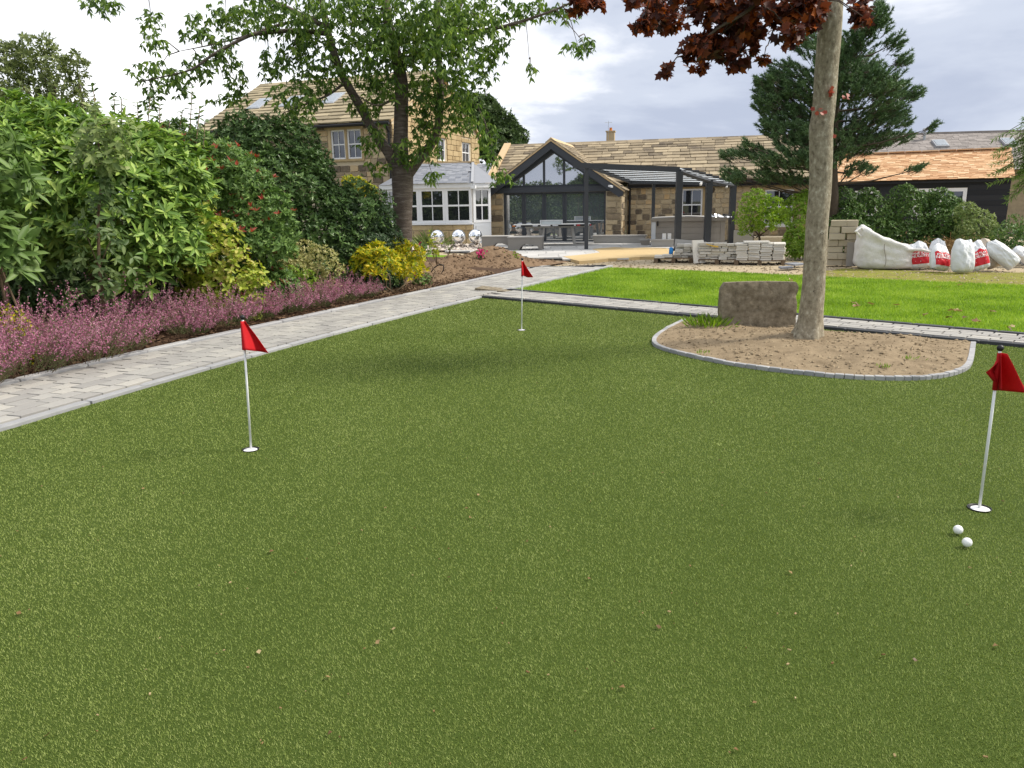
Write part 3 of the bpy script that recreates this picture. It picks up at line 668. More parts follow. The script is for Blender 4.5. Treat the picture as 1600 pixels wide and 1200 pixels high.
pieces('roof_slate', Ts, 'stone_slate', barn, 'other_slates', key=lambda T: -(T[0][3] > -2.7) * 10 + abs(T[0][3] - 5))
for i in range(20):
    x = -2.9 + i * .66
    part('ridge_tile', 'stone_slate', barn, lambda m: m.prism([(BR_[0] - .2, BR_[1] + .0), (BR_[0], BR_[1] + .11), (BR_[0] + .2, BR_[1] + .0), (BR_[0], BR_[1] + .03)], x, x + .65, Matrix(((0, 1, 0, 0), (1, 0, 0, 0), (0, 0, 1, 0), (0, 0, 0, 1)))))
part('coping', 'coping', barn, lambda m: m.bar((-2.98, BE[0] - .1, BE[1] + .07), (-2.98, BR_[0], BR_[1] + .13), .30, .10))
part('kneeler', 'coping', barn, lambda m: m.span(-3.12, -2.84, .95, 1.4, 2.02, 2.22))
part('gutter', 'black_plastic', barn, lambda m: m.tube([(2.85, BE[0] - .06, 2.2), (10.5, BE[0] - .06, 2.2)], .06))
part('fascia', 'black_board', barn, lambda m: m.span(2.8, 10.5, BE[0] + .02, BE[0] + .06, 2.06, 2.22))
part('downpipe', 'black_plastic', barn, lambda m: m.tube([(2.86, BE[0], 2.18), (2.86, 1.33, 2.0), (2.86, 1.33, 0)], .045))
part('downpipe', 'black_plastic', barn, lambda m: m.tube([(-2.68, 1.0, 2.1), (-2.68, 1.34, 1.9), (-2.68, 1.34, 0)], .045))

# ---- two-storey stone house
A20 = R(-20); HO = Vector((-4.73, 33.0, 0))
house = thing('stone_house', 'two-storey sandstone house with stone slate roof and skylights behind the cherry tree', 'house', HO, A20)
EZ, RZ, HD = 4.98, 7.42, 9.4
ghole = [(4.32, 5.22, 3.55, 4.58), (7.25, 8.2, 3.58, 4.56)]
TG = Matrix.Rotation(R(90), 4, 'Z')            # gable frame: x runs back from the corner
fh = [(-2.92, -2.25, 3.50, 4.68), (-2.14, -1.47, 3.50, 4.68)]
hw_ = MB(); wall_with_holes(hw_, -9.6, -.02, 0, EZ, fh, .02, .4, I4); wall_with_holes(hw_, .41, HD, 0, EZ, ghole, .02, .4, TG)
hw_.prism([(.02, EZ), (HD / 2, RZ - .06), (HD - .02, EZ)], .02, .4, TG); hw_.span(-9.6, -9.2, .41, HD, 0, EZ)
hw_.prism([(.02, EZ), (HD / 2, RZ - .06), (HD - .02, EZ)], 9.2, 9.58, TG); hw_ = hw_.build('wall', 'mortar', house)
ffr = [(-3.06, -1.33, 3.40, 4.82)]; gfr = [(h[0] - .14, h[1] + .14, h[2] - .12, h[3] + .18) for h in ghole]
gt = lambda x: RZ - .1 - abs(x - HD / 2) * (RZ - EZ) / (HD / 2)
Tf = lay(masonry(-6.5, 0, 2.0, EZ - .05, ffr, hr=(.2, .29), lr=(.25, .5)), I4, .06)
Tg = lay(masonry(0, HD, 2.9, RZ, gfr, top=gt, hr=(.19, .28), lr=(.3, .62)), TG, .06, .022)
pieces('stone', Tf, 'sandstone', hw_, 'other_front_stones', limit=150, key=lambda T: -T[0][3])
pieces('stone', Tg, 'pale_sandstone', hw_, 'other_gable_stones', limit=150, key=lambda T: abs(T[2][3] - 4.8))
for h in fh: sash(house, Matrix.Translation((0, .03, 0)), *h, 2, 2, .06)
for h in ghole: sash(house, TG @ Matrix.Translation((0, .03, 0)), *h, 2, 2, .07)
part('mullion', 'pale_sandstone', house, lambda m: m.span(-2.24, -2.15, -.03, .12, 3.5, 4.68))
part('lintel', 'pale_sandstone', house, lambda m: m.span(-3.05, -1.34, -.03, .12, 4.685, 4.81))
part('window_sill', 'pale_sandstone', house, lambda m: m.span(-3.05, -1.34, -.08, .12, 3.40, 3.495))
for x in (-2.99, -1.40): part('jamb', 'pale_sandstone', house, lambda m: m.span(x - .06, x + .06, -.03, .12, 3.5, 4.68))
for h in ghole:
    part('lintel', 'pale_sandstone', house, lambda m: m.span(h[0] - .13, h[1] + .13, -.03, .12, h[3] + .005, h[3] + .17, TG))
    part('window_sill', 'pale_sandstone', house, lambda m: m.span(h[0] - .13, h[1] + .13, -.07, .12, h[2] - .115, h[2] - .005, TG))
ev = (RZ - EZ) / (HD / 2)
part('roof_deck', 'deck', house, lambda m: (m.add([(-9.75, -.22, EZ - .12), (.1, -.22, EZ - .12), (.1, HD / 2, RZ), (-9.75, HD / 2, RZ)], [(0, 1, 2, 3)]), m.add([(-9.75, HD + .2, EZ - .12), (.1, HD + .2, EZ - .12), (.1, HD / 2, RZ), (-9.75, HD / 2, RZ)], [(3, 2, 1, 0)])))
Lh = math.hypot(HD / 2 + .26, RZ - EZ + .12)
SK = [(-8.05, 2.3), (-6.3, 2.3), (-4.1, 2.3)]
Ts = slates((-9.78, -.26, EZ - .10), (1, 0, 0), (0, HD / 2 + .26, RZ - EZ + .12), 9.9, dimin(Lh, .40, .28), (.45, .95), th=.065, over=1.15, tilt=.11, gap=.006)
pieces('roof_slate', Ts, 'house_slate', house, 'other_slates', key=lambda T: T[1][3] * .5 + abs(T[0][3] + 4) * .3)
hv = Vector((0, HD / 2 + .22, RZ - EZ + .12)).normalized(); hn = Vector((1, 0, 0)).cross(hv)
for x, yb in SK:
    c = Vector((x, yb, EZ - .12 + (yb + .22) * hv.z / hv.y)) + hn * .1
    fr_ = MB(); fr_.box((0, 0, 0), (.74, 1.25, .10), TRS(c, (1, 1, 1), (1, 0, 0), hv, hn)); sk = fr_.build('skylight', 'lead', house)
    gl = MB(); gl.box((0, 0, 0), (.60, 1.08, .02), TRS(c + hn * .055, (1, 1, 1), (1, 0, 0), hv, hn)); gl.build('pane', 'roof_glass', sk)
for i in range(17):
    x = -9.75 + i * .58
    part('ridge_tile', 'house_slate', house, lambda m: m.prism([(HD / 2 - .22, RZ + .02), (HD / 2, RZ + .15), (HD / 2 + .22, RZ + .02), (HD / 2, RZ + .06)], x, x + .57, Matrix(((0, 1, 0, 0), (1, 0, 0, 0), (0, 0, 1, 0), (0, 0, 0, 1)))))
part('verge', 'coping', house, lambda m: (m.bar((.06, -.24, EZ - .09), (.06, HD / 2, RZ + .04), .12, .08), m.bar((.06, HD + .2, EZ - .09), (.06, HD / 2, RZ + .04), .12, .08)))
part('gutter', 'black_plastic', house, lambda m: m.tube([(-9.7, -.32, EZ - .16), (.05, -.32, EZ - .16)], .07))
part('downpipe', 'black_plastic', house, lambda m: m.tube([(-.12, -.3, EZ - .2), (-.12, -.08, EZ - .5), (-.12, -.08, 0)], .05))
part('chimney_pot', 'bark_dark', house, lambda m: m.lathe([(.0, 0), (.16, 0), (.12, .35), (.15, .38), (.11, .42), (.0, .42)], 10, c=(-8.3, HD / 2 + .6, RZ - .1)))

# ---- sunroom bay in front of the house
A10 = R(-10); SO = Vector((-2.38, 30.17, 0))
bay = thing('sunroom_bay', 'white framed sunroom bay with grey slate roof beside the cherry trunk', 'sunroom', SO, A10)
TLft = Matrix.Translation((-2.05, 0, 0)) @ Matrix.Rotation(R(140), 4, 'Z') @ Matrix.Scale(-1, 4, (1, 0, 0)) if False else Matrix.Translation((-2.85, .8, 0)) @ Matrix.Rotation(R(-45), 4, 'Z')
TRgt = Matrix.Translation((1.0, 0, 0)) @ Matrix.Rotation(R(38), 4, 'Z')
pl_ = MB(); pl_.span(-2.04, 1.0, .02, .3, 0, .80); pl_.span(0, 1.12, .02, .3, 0, .80, TLft); pl_ = pl_.build('plinth', 'mortar', bay)
pieces('stone', lay(masonry(-2.04, 1.0, 0, .79, hr=(.24, .3), lr=(.5, .9)), I4) + lay(masonry(0, 1.12, 0, .79, hr=(.24, .3), lr=(.4, .6)), TLft), 'pale_sandstone', pl_, 'other_stones')
xs = [-2.03, -1.09, -.06, .98]
for a, b in zip(xs[:-1], xs[1:]): sash(bay, I4, a + .003, b - .003, .86, 2.16, 2, 2, .10, bars=.03)
sash(bay, TLft, .02, 1.1, .86, 2.16, 2, 2, .10, bars=.03)
d = sash(bay, TRgt, .06, .80, .86, 2.16, 2, 2, .10, bars=.03, name='door')
part('door_panel', 'pale_grey_paint', d, lambda m: (m.span(.06, .80, .02, .10, .03, .855, TRgt), m.span(.15, .71, 0, .019, .15, .75, TRgt)))
part('sill', 'white_paint', bay, lambda m: (m.span(-2.06, 1.02, -.09, .1, .80, .857), m.span(0.0, 1.12, -.09, .1, .803, .857, TLft)))
part('fascia', 'white_paint', bay, lambda m: (m.span(-2.08, 1.03, -.08, .12, 2.165, 2.33), m.span(-.03, 1.12, -.08, .12, 2.163, 2.325, TLft), m.span(.0, .95, -.08, .12, 2.163, 2.325, TRgt)))
def clean_roof(mb):
    mb.add([(-2.95, .75, 2.33), (-2.10, -.14, 2.33), (1.06, -.14, 2.33), (1.95, .62, 2.33), (.72, 1.6, 3.15), (-1.6, 1.6, 3.15)], [(1, 2, 4, 5), (0, 1, 5), (2, 3, 4)])
part('roof_deck', 'grey_slate', bay, clean_roof)
rl = MB(); vv = Vector((0, 1.74, .82)); Lr = vv.length
for T in slates((-2.1, -.17, 2.335), (1, 0, 0), vv, 3.2, dimin(Lr, .15, .15), (.2, .3), th=.012, keep=lambda c: (c.x < .96 - (c.y + .14) * .185) and c.x > -2.1 + (c.y + .14) * .26, tilt=.03, gap=.006): rl.rand().box((0, 0, 0), (1, 1, 1), T)
tag(rl.build('roof_slates', 'grey_slate', bay), kind='stuff')
part('ridge_flashing', 'coping', bay, lambda m: m.bar((-1.65, 1.6, 3.18), (.8, 1.6, 3.18), .16, .06))
part('hip_flashing', 'lead', bay, lambda m: m.bar((1.06, -.15, 2.37), (.72, 1.6, 3.19), .10, .03))
lk = MB(); lk.add([(.5, 1.35, 2.3), (1.15, 1.35, 2.3), (1.15, 3.3, 3.1), (.5, 3.3, 3.1)], [(0, 1, 2, 3)]); lk.build('link_roof_deck', 'lead', bay)
ls = MB()
for T in slates((.5, 1.30, 2.31), (1, 0, 0), (0, 2.0, .82), .66, dimin(2.25, .15, .15), (.2, .3), th=.012, tilt=.03, gap=.006): ls.rand().box((0, 0, 0), (1, 1, 1), T)
tag(ls.build('link_roof_slates', 'grey_slate', bay), kind='stuff')
part('link_wall', 'pale_sandstone', bay, lambda m: m.span(.8, 1.12, 1.9, 2.2, 0, 2.4))
part('gutter_end', 'white_paint', bay, lambda m: m.span(1.0, 1.18, -.2, -.02, 2.12, 2.24))

# ---- black boarded annex with cedar roof
KO = Vector((16.24, 25.5, 0)); AK = R(-27)
annex = thing('black_annex', 'black boarded annex with fresh orange cedar shingle roof behind the hedge', 'building', KO, AK)
kx0, kx1, ke, kr = -5.9, -.05, 2.08, 3.06
kh = [(-2.81, -1.24, .9, 1.81), (-4.66, -3.88, .9, 1.78)]
part('wall', 'black_plastic', annex, lambda m: (wall_with_holes(m, kx0, kx1, 0, ke, kh, .03, .2, I4), m.span(kx1 - .2, kx1 - .01, .21, 3.4, 0, ke)))
wk = annex.children[0]; Ts = []
for i in range(12):
    z0_ = i * .172; segs = [(kx0, kx1)]
    for h in kh:
        if h[2] < z0_ + .17 and h[3] > z0_: segs = [q for p in segs for q in ((p[0], h[0]), (h[1], p[1])) if q[1] - q[0] > .05] if False else [q for p in segs for q in (((p[0], min(p[1], h[0])), (max(p[0], h[1]), p[1])) if p[0] < h[1] and p[1] > h[0] else (p,)) if q[1] - q[0] > .05]
    for a, b in segs: Ts.append(TRS(((a + b) / 2, .012, z0_ + .09), (b - a, .03, .175), (1, 0, 0), Vector((0, 1, .08)).normalized(), Vector((0, -.08, 1)).normalized()))
for T in Ts: piece('cladding_board', T, 'black_board', wk, .05, .004)
sash(annex, I4, -2.8, -2.03, .9, 1.80, 1, 1, .11, y=.02); sash(annex, I4, -2.02, -1.25, .9, 1.80, 1, 1, .11, y=.02); sash(annex, I4, -4.65, -3.89, .9, 1.77, 2, 1, .09, y=.02)
part('roof_deck', 'deck', annex, lambda m: m.add([(kx0, -.16, ke - .02), (kx1 + .06, -.16, ke - .02), (kx1 + .06, 1.95, kr), (kx0, 1.95, kr)], [(0, 1, 2, 3)]))
sh = MB(); vk = Vector((0, 2.12, kr - ke + .02))
for T in slates((kx0, -.18, ke), (1, 0, 0), vk, kx1 - kx0 + .08, dimin(vk.length, .10, .10), (.10, .34), th=.016, over=1.2, tilt=.10, gap=.004): sh.rand().box((0, 0, 0), (1, 1, 1), T)
tag(sh.build('cedar_shingles', 'cedar', annex), kind='stuff')
for i in range(11):
    x = kx0 + .02 + i * .535
    part('ridge_shingle', 'cedar', annex, lambda m: m.box((x + .255, 1.9, kr + .05), (.51, .26, .04), Matrix.Identity(4)))
part('fascia', 'black_board', annex, lambda m: m.span(kx0, kx1, -.12, -.08, 1.98, 2.09))

# ---- grey roofed barn behind the annex
farb = thing('grey_roofed_barn', 'old barn with weathered grey slate roof behind the cedar roofed annex', 'building', (20.5, 33, 0), R(-8))
def stone_back(m): m.span(-7, 9, 0, .4, 0, 2.7)
part('wall', 'sandstone', farb, stone_back)
fv = Vector((0, 3.6, 1.75)); part('roof_deck', 'old_slate', farb, lambda m: m.add([(-7.2, -.3, 2.55), (9.2, -.3, 2.55), (9.2, 3.3, 4.28), (-7.2, 3.3, 4.28)], [(0, 1, 2, 3)]))
fs = MB()
for T in slates((-7.2, -.34, 2.56), (1, 0, 0), fv, 16.4, dimin(fv.length, .2, .15), (.25, .42), th=.016, tilt=.03, gap=.01): fs.rand().box((0, 0, 0), (1, 1, 1), T)
tag(fs.build('roof_slates', 'old_slate', farb), kind='stuff')
part('ridge', 'old_slate', farb, lambda m: m.bar((-7.2, 3.3, 4.33), (9.2, 3.3, 4.33), .3, .08))
fn_ = Vector((1, 0, 0)).cross(fv.normalized())
for x in (-1.75, 1.05):
    c = Vector((x, 2.1, 2.55 + 2.4 * 1.75 / 3.6)) + fn_ * .08; s_ = MB(); s_.box((0, 0, 0), (.55, .7, .12), TRS(c, (1, 1, 1), (1, 0, 0), fv.normalized(), fn_)); sk = s_.build('skylight', 'lead', farb)
    s_ = MB(); s_.box((0, 0, 0), (.44, .56, .02), TRS(c + fn_ * .07, (1, 1, 1), (1, 0, 0), fv.normalized(), fn_)); s_.build('pane', 'roof_glass', sk)
part('flue', 'grey_metal', farb, lambda m: (m.tube([(-2.25, 2.6, 3.9), (-2.25, 2.6, 4.42)], .06), m.lathe([(0, 0), (.11, .0), (.10, .06), (0, .1)], 10, c=(-2.25, 2.6, 4.43))))

# ---- distant house roof with chimney
dh = thing('distant_house', 'distant house with grey roof and brick chimney beyond the barn ridge', 'house', (5.0, 48, .42), R(-12))
part('wall', 'sandstone', dh, lambda m: m.span(-6, 8, 0, 6, -.5, 3.0))
part('roof', 'old_slate', dh, lambda m: m.prism([(-.4, 2.9), (3, 4.82), (6.4, 2.9)], -6.2, 8.2, Matrix(((0, 1, 0, 0), (1, 0, 0, 0), (0, 0, 1, 0), (0, 0, 0, 1)))))
ch = part('chimney', 'sandstone', dh, lambda m: (m.span(.65, 1.15, 2.7, 3.3, 4.4, 5.40), m.span(.6, 1.2, 2.65, 3.35, 5.403, 5.47)))
part('chimney_pot', 'orange', ch, lambda m: m.lathe([(.1, 0), (.08, .18), (.1, .2), (0, .2)], 8, c=(.9, 3, 5.47)))
def aerial(m):
    m.tube([(.78, 2.62, 4.9), (.78, 2.62, 6.05)], .012, 5); m.tube([(.55, 2.62, 5.95), (1.0, 2.62, 5.95)], .008, 4)
    for k in range(5): m.tube([(.6 + k * .09, 2.42, 5.95), (.6 + k * .09, 2.82, 5.95)], .006, 4)
part('aerial', 'grey_metal', ch, aerial)

# ------------------------------------------------------------------ pergola
perg = thing('pergola', 'dark grey metal pergola with slatted glass roof over the hot tub', 'pergola', (4.5, 26.5, 0))
PO = Vector((4.5, 26.5, 0))
def lp(v): return Vector(v) - PO
fa, fb = Vector(P(895, 258, 25.6)), Vector(P(1062, 265, 25.2))
ra, rb = Vector(P(985, 284, 29.2)), Vector(P(1146, 288, 27.4))
def post(px, top, Y, w):
    b = Vector(P(px, 392, Y)); b.z = .02; t = Vector(P(px, top, Y)); t.x, t.y = b.x, b.y
    part('post', 'anthracite', perg, lambda m: m.bar(lp(b), lp(t), w, w, (0, 1, 0)))
post(916, 262, 25.6, .115); post(1058, 268, 25.2, .19); post(1104, 281, 26.4, .20); post(1141, 287, 27.4, .19); post(1019, 281, 28.9, .11)
part('beam', 'anthracite', perg, lambda m: m.bar(lp(fa), lp(fb), .10, .17))
part('beam', 'anthracite', perg, lambda m: m.bar(lp(ra), lp(rb), .09, .12))
part('side_gutter', 'anthracite', perg, lambda m: m.tube([lp(fb.lerp(rb, t) - Vector((0, 0, .05 + .06 * math.sin(math.pi * t)))) for t in np.linspace(0, 1, 8)], .075))
part('side_beam', 'anthracite', perg, lambda m: m.bar(lp(fa.lerp(fb, .14)), lp(ra), .07, .12))
for i in range(1, 8):
    t = i / 8; a = fa.lerp(ra, t) + Vector((0, 0, .06)); b = fb.lerp(rb, t) + Vector((.16, 0, .06))
    part('slat', 'anthracite', perg, lambda m: m.bar(lp(a), lp(b), .16, .045, (0, .25, 1)))
for i in range(8):
    t0, t1 = (i + .12) / 8, (i + .88) / 8
    q = [fa.lerp(ra, t0), fb.lerp(rb, t0), fb.lerp(rb, t1), fa.lerp(ra, t1)]
    part('roof_pane', 'roof_glass', perg, lambda m: m.add([lp(p) + Vector((0, 0, .05)) for p in q], [(0, 1, 2, 3)]))
for q in ((1096, 285, 26.0), (1136, 289, 27.1)):
    c = Vector(P(*q)); part('spotlight', 'white_plastic', perg, lambda m: m.bar(lp(c), lp(c + Vector((-.05, -.1, -.08))), .06, .06))

# ------------------------------------------------------------------ plants
def whorls(cen, ax, per, th, length, width, kind, jitter=.15):
    """per leaves round every axis: returns arrays for leaves()"""
    n = len(cen); cen = np.repeat(cen, per, 0); ax = np.repeat(unit(ax), per, 0)
    t = unit(np.cross(ax, np.array([.3, .5, .81]) + rng.normal(0, .01, ax.shape))); b = np.cross(ax, t)
    ph = (np.tile(np.arange(per), n) * 2 * math.pi / per + np.repeat(rng.uniform(0, 6.28, n), per) + rng.normal(0, .3, n * per))[:, None]
    tt = np.clip(rng.normal(th, .25, n * per), .2, 2.2)[:, None]
    d = ax * np.cos(tt) + (t * np.cos(ph) + b * np.sin(ph)) * np.sin(tt)
    nrm = ax + rng.normal(0, jitter, d.shape)
    k = rng.uniform(.5, 1.2, n * per)
    return cen, d, nrm, length * k, width * k
def lobes_px(L, default=None):
    out = []
    for q in L:
        px_, py_, Y_, r_ = q[:4]; c = P(px_, py_, Y_); e = q[4] if len(q) > 4 else 1.0
        out.append((*c, r_, r_, r_ * e))
    return np.array(out)
def lobe_pts(L, n, back=.4, zmin=.06, rough=.1, shell=.08):
    ar = L[:, 3] * L[:, 5]; i = rng.choice(len(L), n * 3, p=ar / ar.sum()); d = rvec(n * 3)
    keep = (d[:, 1] < .25) | (rng.random(n * 3) < back); keep &= (d[:, 2] > -.55)
    i, d = i[keep], d[keep]
    p = L[i, :3] + d * L[i, 3:6] * (1 - np.abs(rng.normal(0, shell, len(i))) + rough * vn(d[:, 0] * 2 + i * 3, d[:, 2] * 2 + d[:, 1], 11, 5, 2.2))[:, None]
    ok = p[:, 2] > zmin
    for k in range(len(L)):
        q = np.linalg.norm((p - L[k, :3]) / L[k, 3:6], axis=1); ok &= (q > .72) | (i == k)
    p, d = p[ok][:n], d[ok][:n]
    return p, d
def shrub(name, label, L, n, per, length, width, kind, mat, th=1.15, upb=.5, stems=5, inner=.35, back=.4, group=None, shell=.08, rough=.1, cat='shrub', mat2=None, n2=0, base=None, stem_r=.02, skirt=True):
    L = np.asarray(L, float); bx, by = base if base is not None else (L[:, 0].mean(), L[:, 1].mean())
    if skirt:
        lo = L[L[:, 2] < np.median(L[:, 2]) + .05].copy(); lo[:, 2] = np.minimum(lo[:, 2], lo[:, 5] * .55 + .08); L = np.vstack([L, lo])
    t = thing(name, label, cat, (bx, by, 0), group=group); off = np.array([bx, by, 0])
    p, d = lobe_pts(L, n, back, rough=rough, shell=shell)
    a = unit(d + np.array([0, 0, upb]) + rng.normal(0, .25, d.shape))
    A = whorls(p, a, per, th, length, width, kind)
    ni = int(len(p) * per * inner)
    if ni:
        q, e = lobe_pts(L, max(20, ni // 2), back); cen = L[np.argmin(((q[:, None] - L[None, :, :3]) ** 2).sum(-1), 1), :3]
        q = cen + (q - cen) * rng.uniform(.55, .9, (len(q), 1)); ax = rvec(len(q))
        B = whorls(q, ax, 2, 1.2, length * 1.15, width * 1.3, kind)
        A = [np.concatenate([x, y]) for x, y in zip(A, B)]
    leaves('foliage', t, mat, A[0] - off, *A[1:], kind=kind, kindtag='stuff')
    if mat2 and n2:
        k = rng.choice(len(p), n2, replace=False); hi = k
        A2 = whorls(p[hi] + a[hi] * length * .35, a[hi] + np.array([0, 0, .5]), 6, .7, length * 1.0, width * .9, kind)
        leaves('young_foliage', t, mat2, A2[0] - off, *A2[1:], kind=kind, kindtag='stuff')
    mb = MB()
    for k in range(stems):
        c = L[k % len(L), :3] + rng.normal(0, .12, 3); b = np.array([bx + random.uniform(-.15, .15), by + random.uniform(-.15, .15), 0])
        m1 = b * .5 + c * .5 + rng.normal(0, .08, 3); m1[2] = c[2] * .45
        mb.tube([b - off, m1 - off, c - off], [stem_r, stem_r * .7, stem_r * .3], 6)
    if stems: mb.build('stem', 'twig', t, True)
    return t
SC = 1.0
rh = lobes_px([(40, 243, 10.65, 0.772), (110, 250, 10.55, 0.721), (172, 276, 10.25, 0.670), (235, 285, 10.15, 0.639), (290, 290, 11.2, 0.5), (20, 290, 9.95, 0.772), (100, 320, 9.75, 0.772), (180, 345, 9.65, 0.721), (245, 365, 9.9, 0.6), (285, 390, 11.2, 0.45), (60, 385, 9.65, 0.567, .8), (215, 420, 9.55, 0.464, .8)])
shrub('rhododendron', 'large mid-green rhododendron with long whorled leaves behind the heather at the left', rh, 2100, 9, .16, .050, 'oval', 'leaf_rhodo', th=1.2, upb=.65, stems=9, inner=.08, shell=.13, rough=.24, stem_r=.035, skirt=False)
bl = lobes_px([(-40, 250, 7.9, .45), (0, 285, 7.8, .34), (-20, 380, 7.6, .36), (10, 400, 7.7, .26), (-70, 330, 7.8, .5)])
shrub('large_leaved_shrub', 'pale large-leaved shrub reaching in at the left edge of the photo', bl, 150, 8, .19, .062, 'oval', 'leaf_big', th=1.2, upb=.6, stems=4, inner=.2, skirt=False)
lau = lobes_px([(385, 225, 14.3, .55), (440, 240, 14.2, .65), (472, 272, 14.1, .58), (500, 325, 14.0, .6), (455, 310, 13.6, .75), (400, 290, 13.8, .7), (560, 340, 14.0, .6), (500, 360, 13.6, .65), (440, 370, 13.3, .6), (545, 395, 13.6, .45), (480, 400, 13.4, .5)])
shrub('laurel', 'big dark green glossy laurel in front of the stone house', lau, 5200, 7, .09, .036, 'diamond', 'leaf_laurel', th=1.05, upb=.6, stems=7, inner=.3, shell=.13, rough=.24, stem_r=.03)
gl2 = lobes_px([(545, 350, 13.75, 0.437), (585, 345, 13.95, 0.354), (575, 390, 13.65, 0.395), (540, 400, 13.55, 0.374), (605, 375, 14.15, 0.260)])
shrub('glossy_shrub', 'dark narrow-leaved shrub with silvery shine just left of the cherry trunk', gl2, 1700, 7, .085, .022, 'diamond', 'leaf_glossy', th=1.0, stems=5, inner=.25)
pho = lobes_px([(285, 235, 12.0, .42), (330, 265, 11.8, .5), (375, 300, 11.5, .5), (330, 320, 11.3, .5), (410, 340, 11.4, .42), (380, 370, 11.2, .45), (425, 385, 11.3, .35)])
shrub('photinia', 'photinia shrub with red young leaf tips beside the dark laurel', pho, 2300, 7, .09, .033, 'diamond', 'leaf_photinia', th=1.0, upb=.6, stems=6, inner=.3, shell=.14, rough=.22, mat2='leaf_red', n2=140)
bk = lobes_px([(255, 240, 13.2, .42), (300, 252, 13.4, .4), (225, 225, 13, .32), (330, 258, 13.6, .36)])
shrub('tall_leafy_shrub', 'tall mid-green shrub rising behind the photinia below the house roof', bk, 700, 6, .09, .045, 'diamond', 'leaf_sapling', stems=4, inner=.2)
yg = lobes_px([(305, 330, 10.80, 0.302), (330, 370, 10.65, 0.348), (355, 410, 10.55, 0.383), (310, 420, 10.55, 0.325), (385, 440, 10.55, 0.278), (340, 450, 10.45, 0.302), (270, 400, 10.65, 0.209)])
shrub('yellow_green_shrub', 'loose yellow-green shrub with arching stems above the heather', yg, 640, 5, .085, .042, 'oval', 'leaf_yellowgreen', th=1.2, stems=8, inner=.2, shell=.14, rough=.2)
vg = lobes_px([(455, 405, 12.50, 0.220), (480, 398, 12.60, 0.220), (505, 408, 12.50, 0.242), (470, 422, 12.30, 0.220), (520, 422, 12.40, 0.176)])
shrub('variegated_shrub', 'low cream and green variegated shrub between heather and laurel', vg, 520, 7, .06, .018, 'diamond', 'leaf_variegated', th=.9, stems=4, inner=.2)
lm = lobes_px([(455, 432, 12.05, 0.165), (480, 436, 12.05, 0.165), (440, 440, 11.95, 0.132)])
shrub('lime_groundcover', 'small bright lime plant tucked under the variegated shrub', lm, 160, 6, .05, .026, 'diamond', 'leaf_lime', stems=3, inner=.2)
gd = lobes_px([(572, 410, 13.0, .23), (585, 424, 12.9, .2), (640, 425, 13.6, .2), (590, 402, 13.1, .24), (603, 415, 13.0, .22), (585, 405, 13.20, 0.24), (615, 408, 14.00, 0.281), (640, 402, 14.20, 0.259), (600, 420, 13.90, 0.216), (650, 415, 14.10, 0.194), (625, 392, 14.30, 0.216)])
shrub('golden_choisya', 'golden yellow shrub in front of the cherry trunk', gd, 430, 7, .095, .032, 'lance', 'leaf_gold', th=1.0, upb=.7, stems=5, inner=.2, skirt=False, shell=.14, rough=.2)
gs = lobes_px([(12, 500, 7.6, .15), (32, 510, 7.5, .14), (0, 520, 7.5, .16)])
shrub('small_golden_shrub', 'small golden-leaved shrub above the heather at the left edge', gs, 330, 6, .028, .016, 'diamond', 'leaf_gold', stems=3, inner=.2)
rs_ = lobes_px([(662, 392, 14.6, .14), (655, 400, 14.5, .13)])
shrub('red_rose_bush', 'small green bush with red blooms right of the cherry trunk', rs_, 110, 6, .05, .026, 'diamond', 'leaf_photinia', stems=3, mat2='pink_flower', n2=10)
un = lobes_px([(-60, 440, 11.8, .75), (20, 430, 11.8, .75), (100, 430, 11.8, .75), (180, 430, 11.8, .7), (250, 425, 11.9, .65), (310, 430, 12.0, .5)])
shrub('gap_fill_shrub', 'added evergreen filler darkening the gap beneath and behind the rhododendron', un, 1500, 6, .11, .045, 'diamond', 'leaf_laurel', stems=5, inner=.4)  # unseen shrub added to darken the void under the rhododendron
# young sapling with a single stem in front of the rhododendron
sx = [P(165, 505, 8.6), P(155, 420, 8.6), P(153, 340, 8.6), P(160, 270, 8.7), P(150, 200, 8.8), P(147, 150, 8.8)]
sp = thing('young_sapling', 'slim young tree with thin brown stem standing before the rhododendron', 'tree', (sx[0][0], sx[0][1], 0)); so = np.array([sx[0][0], sx[0][1], 0])
mb = MB(); mb.tube([p - so for p in sx], [.022, .019, .016, .013, .009, .004], 7)
cl, ax = [], []
for (cx, cy, rr, n) in ((125, 455, .24, 26), (170, 440, .2, 22), (150, 410, .22, 26), (130, 360, .16, 16), (180, 370, .18, 18), (160, 320, .16, 16), (165, 285, .15, 20), (150, 245, .2, 34), (125, 235, .14, 22), (180, 230, .2, 30), (150, 205, .17, 26), (185, 200, .13, 16), (148, 165, .07, 8)):
    c = P(cx, cy, 8.6); q = c + rng.normal(0, rr * .55, (n, 3)); cl.append(q); ax.append(unit(q - P(155, cy + 25, 8.7)) + rng.normal(0, .3, (n, 3)))
    j = min(range(6), key=lambda k: abs(sx[k][2] - c[2] + .15)); mb.tube([sx[j] - so, (sx[j] * .4 + c * .6) - so + np.array([0, 0, .05]), c - so], [.008, .005, .002], 5)
mb.build('trunk', 'twig', sp, True)
cl = np.vstack(cl); ax = np.vstack(ax); A = whorls(cl, ax, 4, 1.2, .10, .045, 'lance'); A[1][:, 2] -= .55
hi = A[0][:, 2] > 1.9
for nm, mt, k in (('crown', 'leaf_sapling', ~hi), ('pale_crown', 'leaf_pale', hi)): leaves(nm, sp, mt, A[0][k] - so, A[1][k], A[2][k], A[3][k], A[4][k], 'oval', kindtag='stuff')
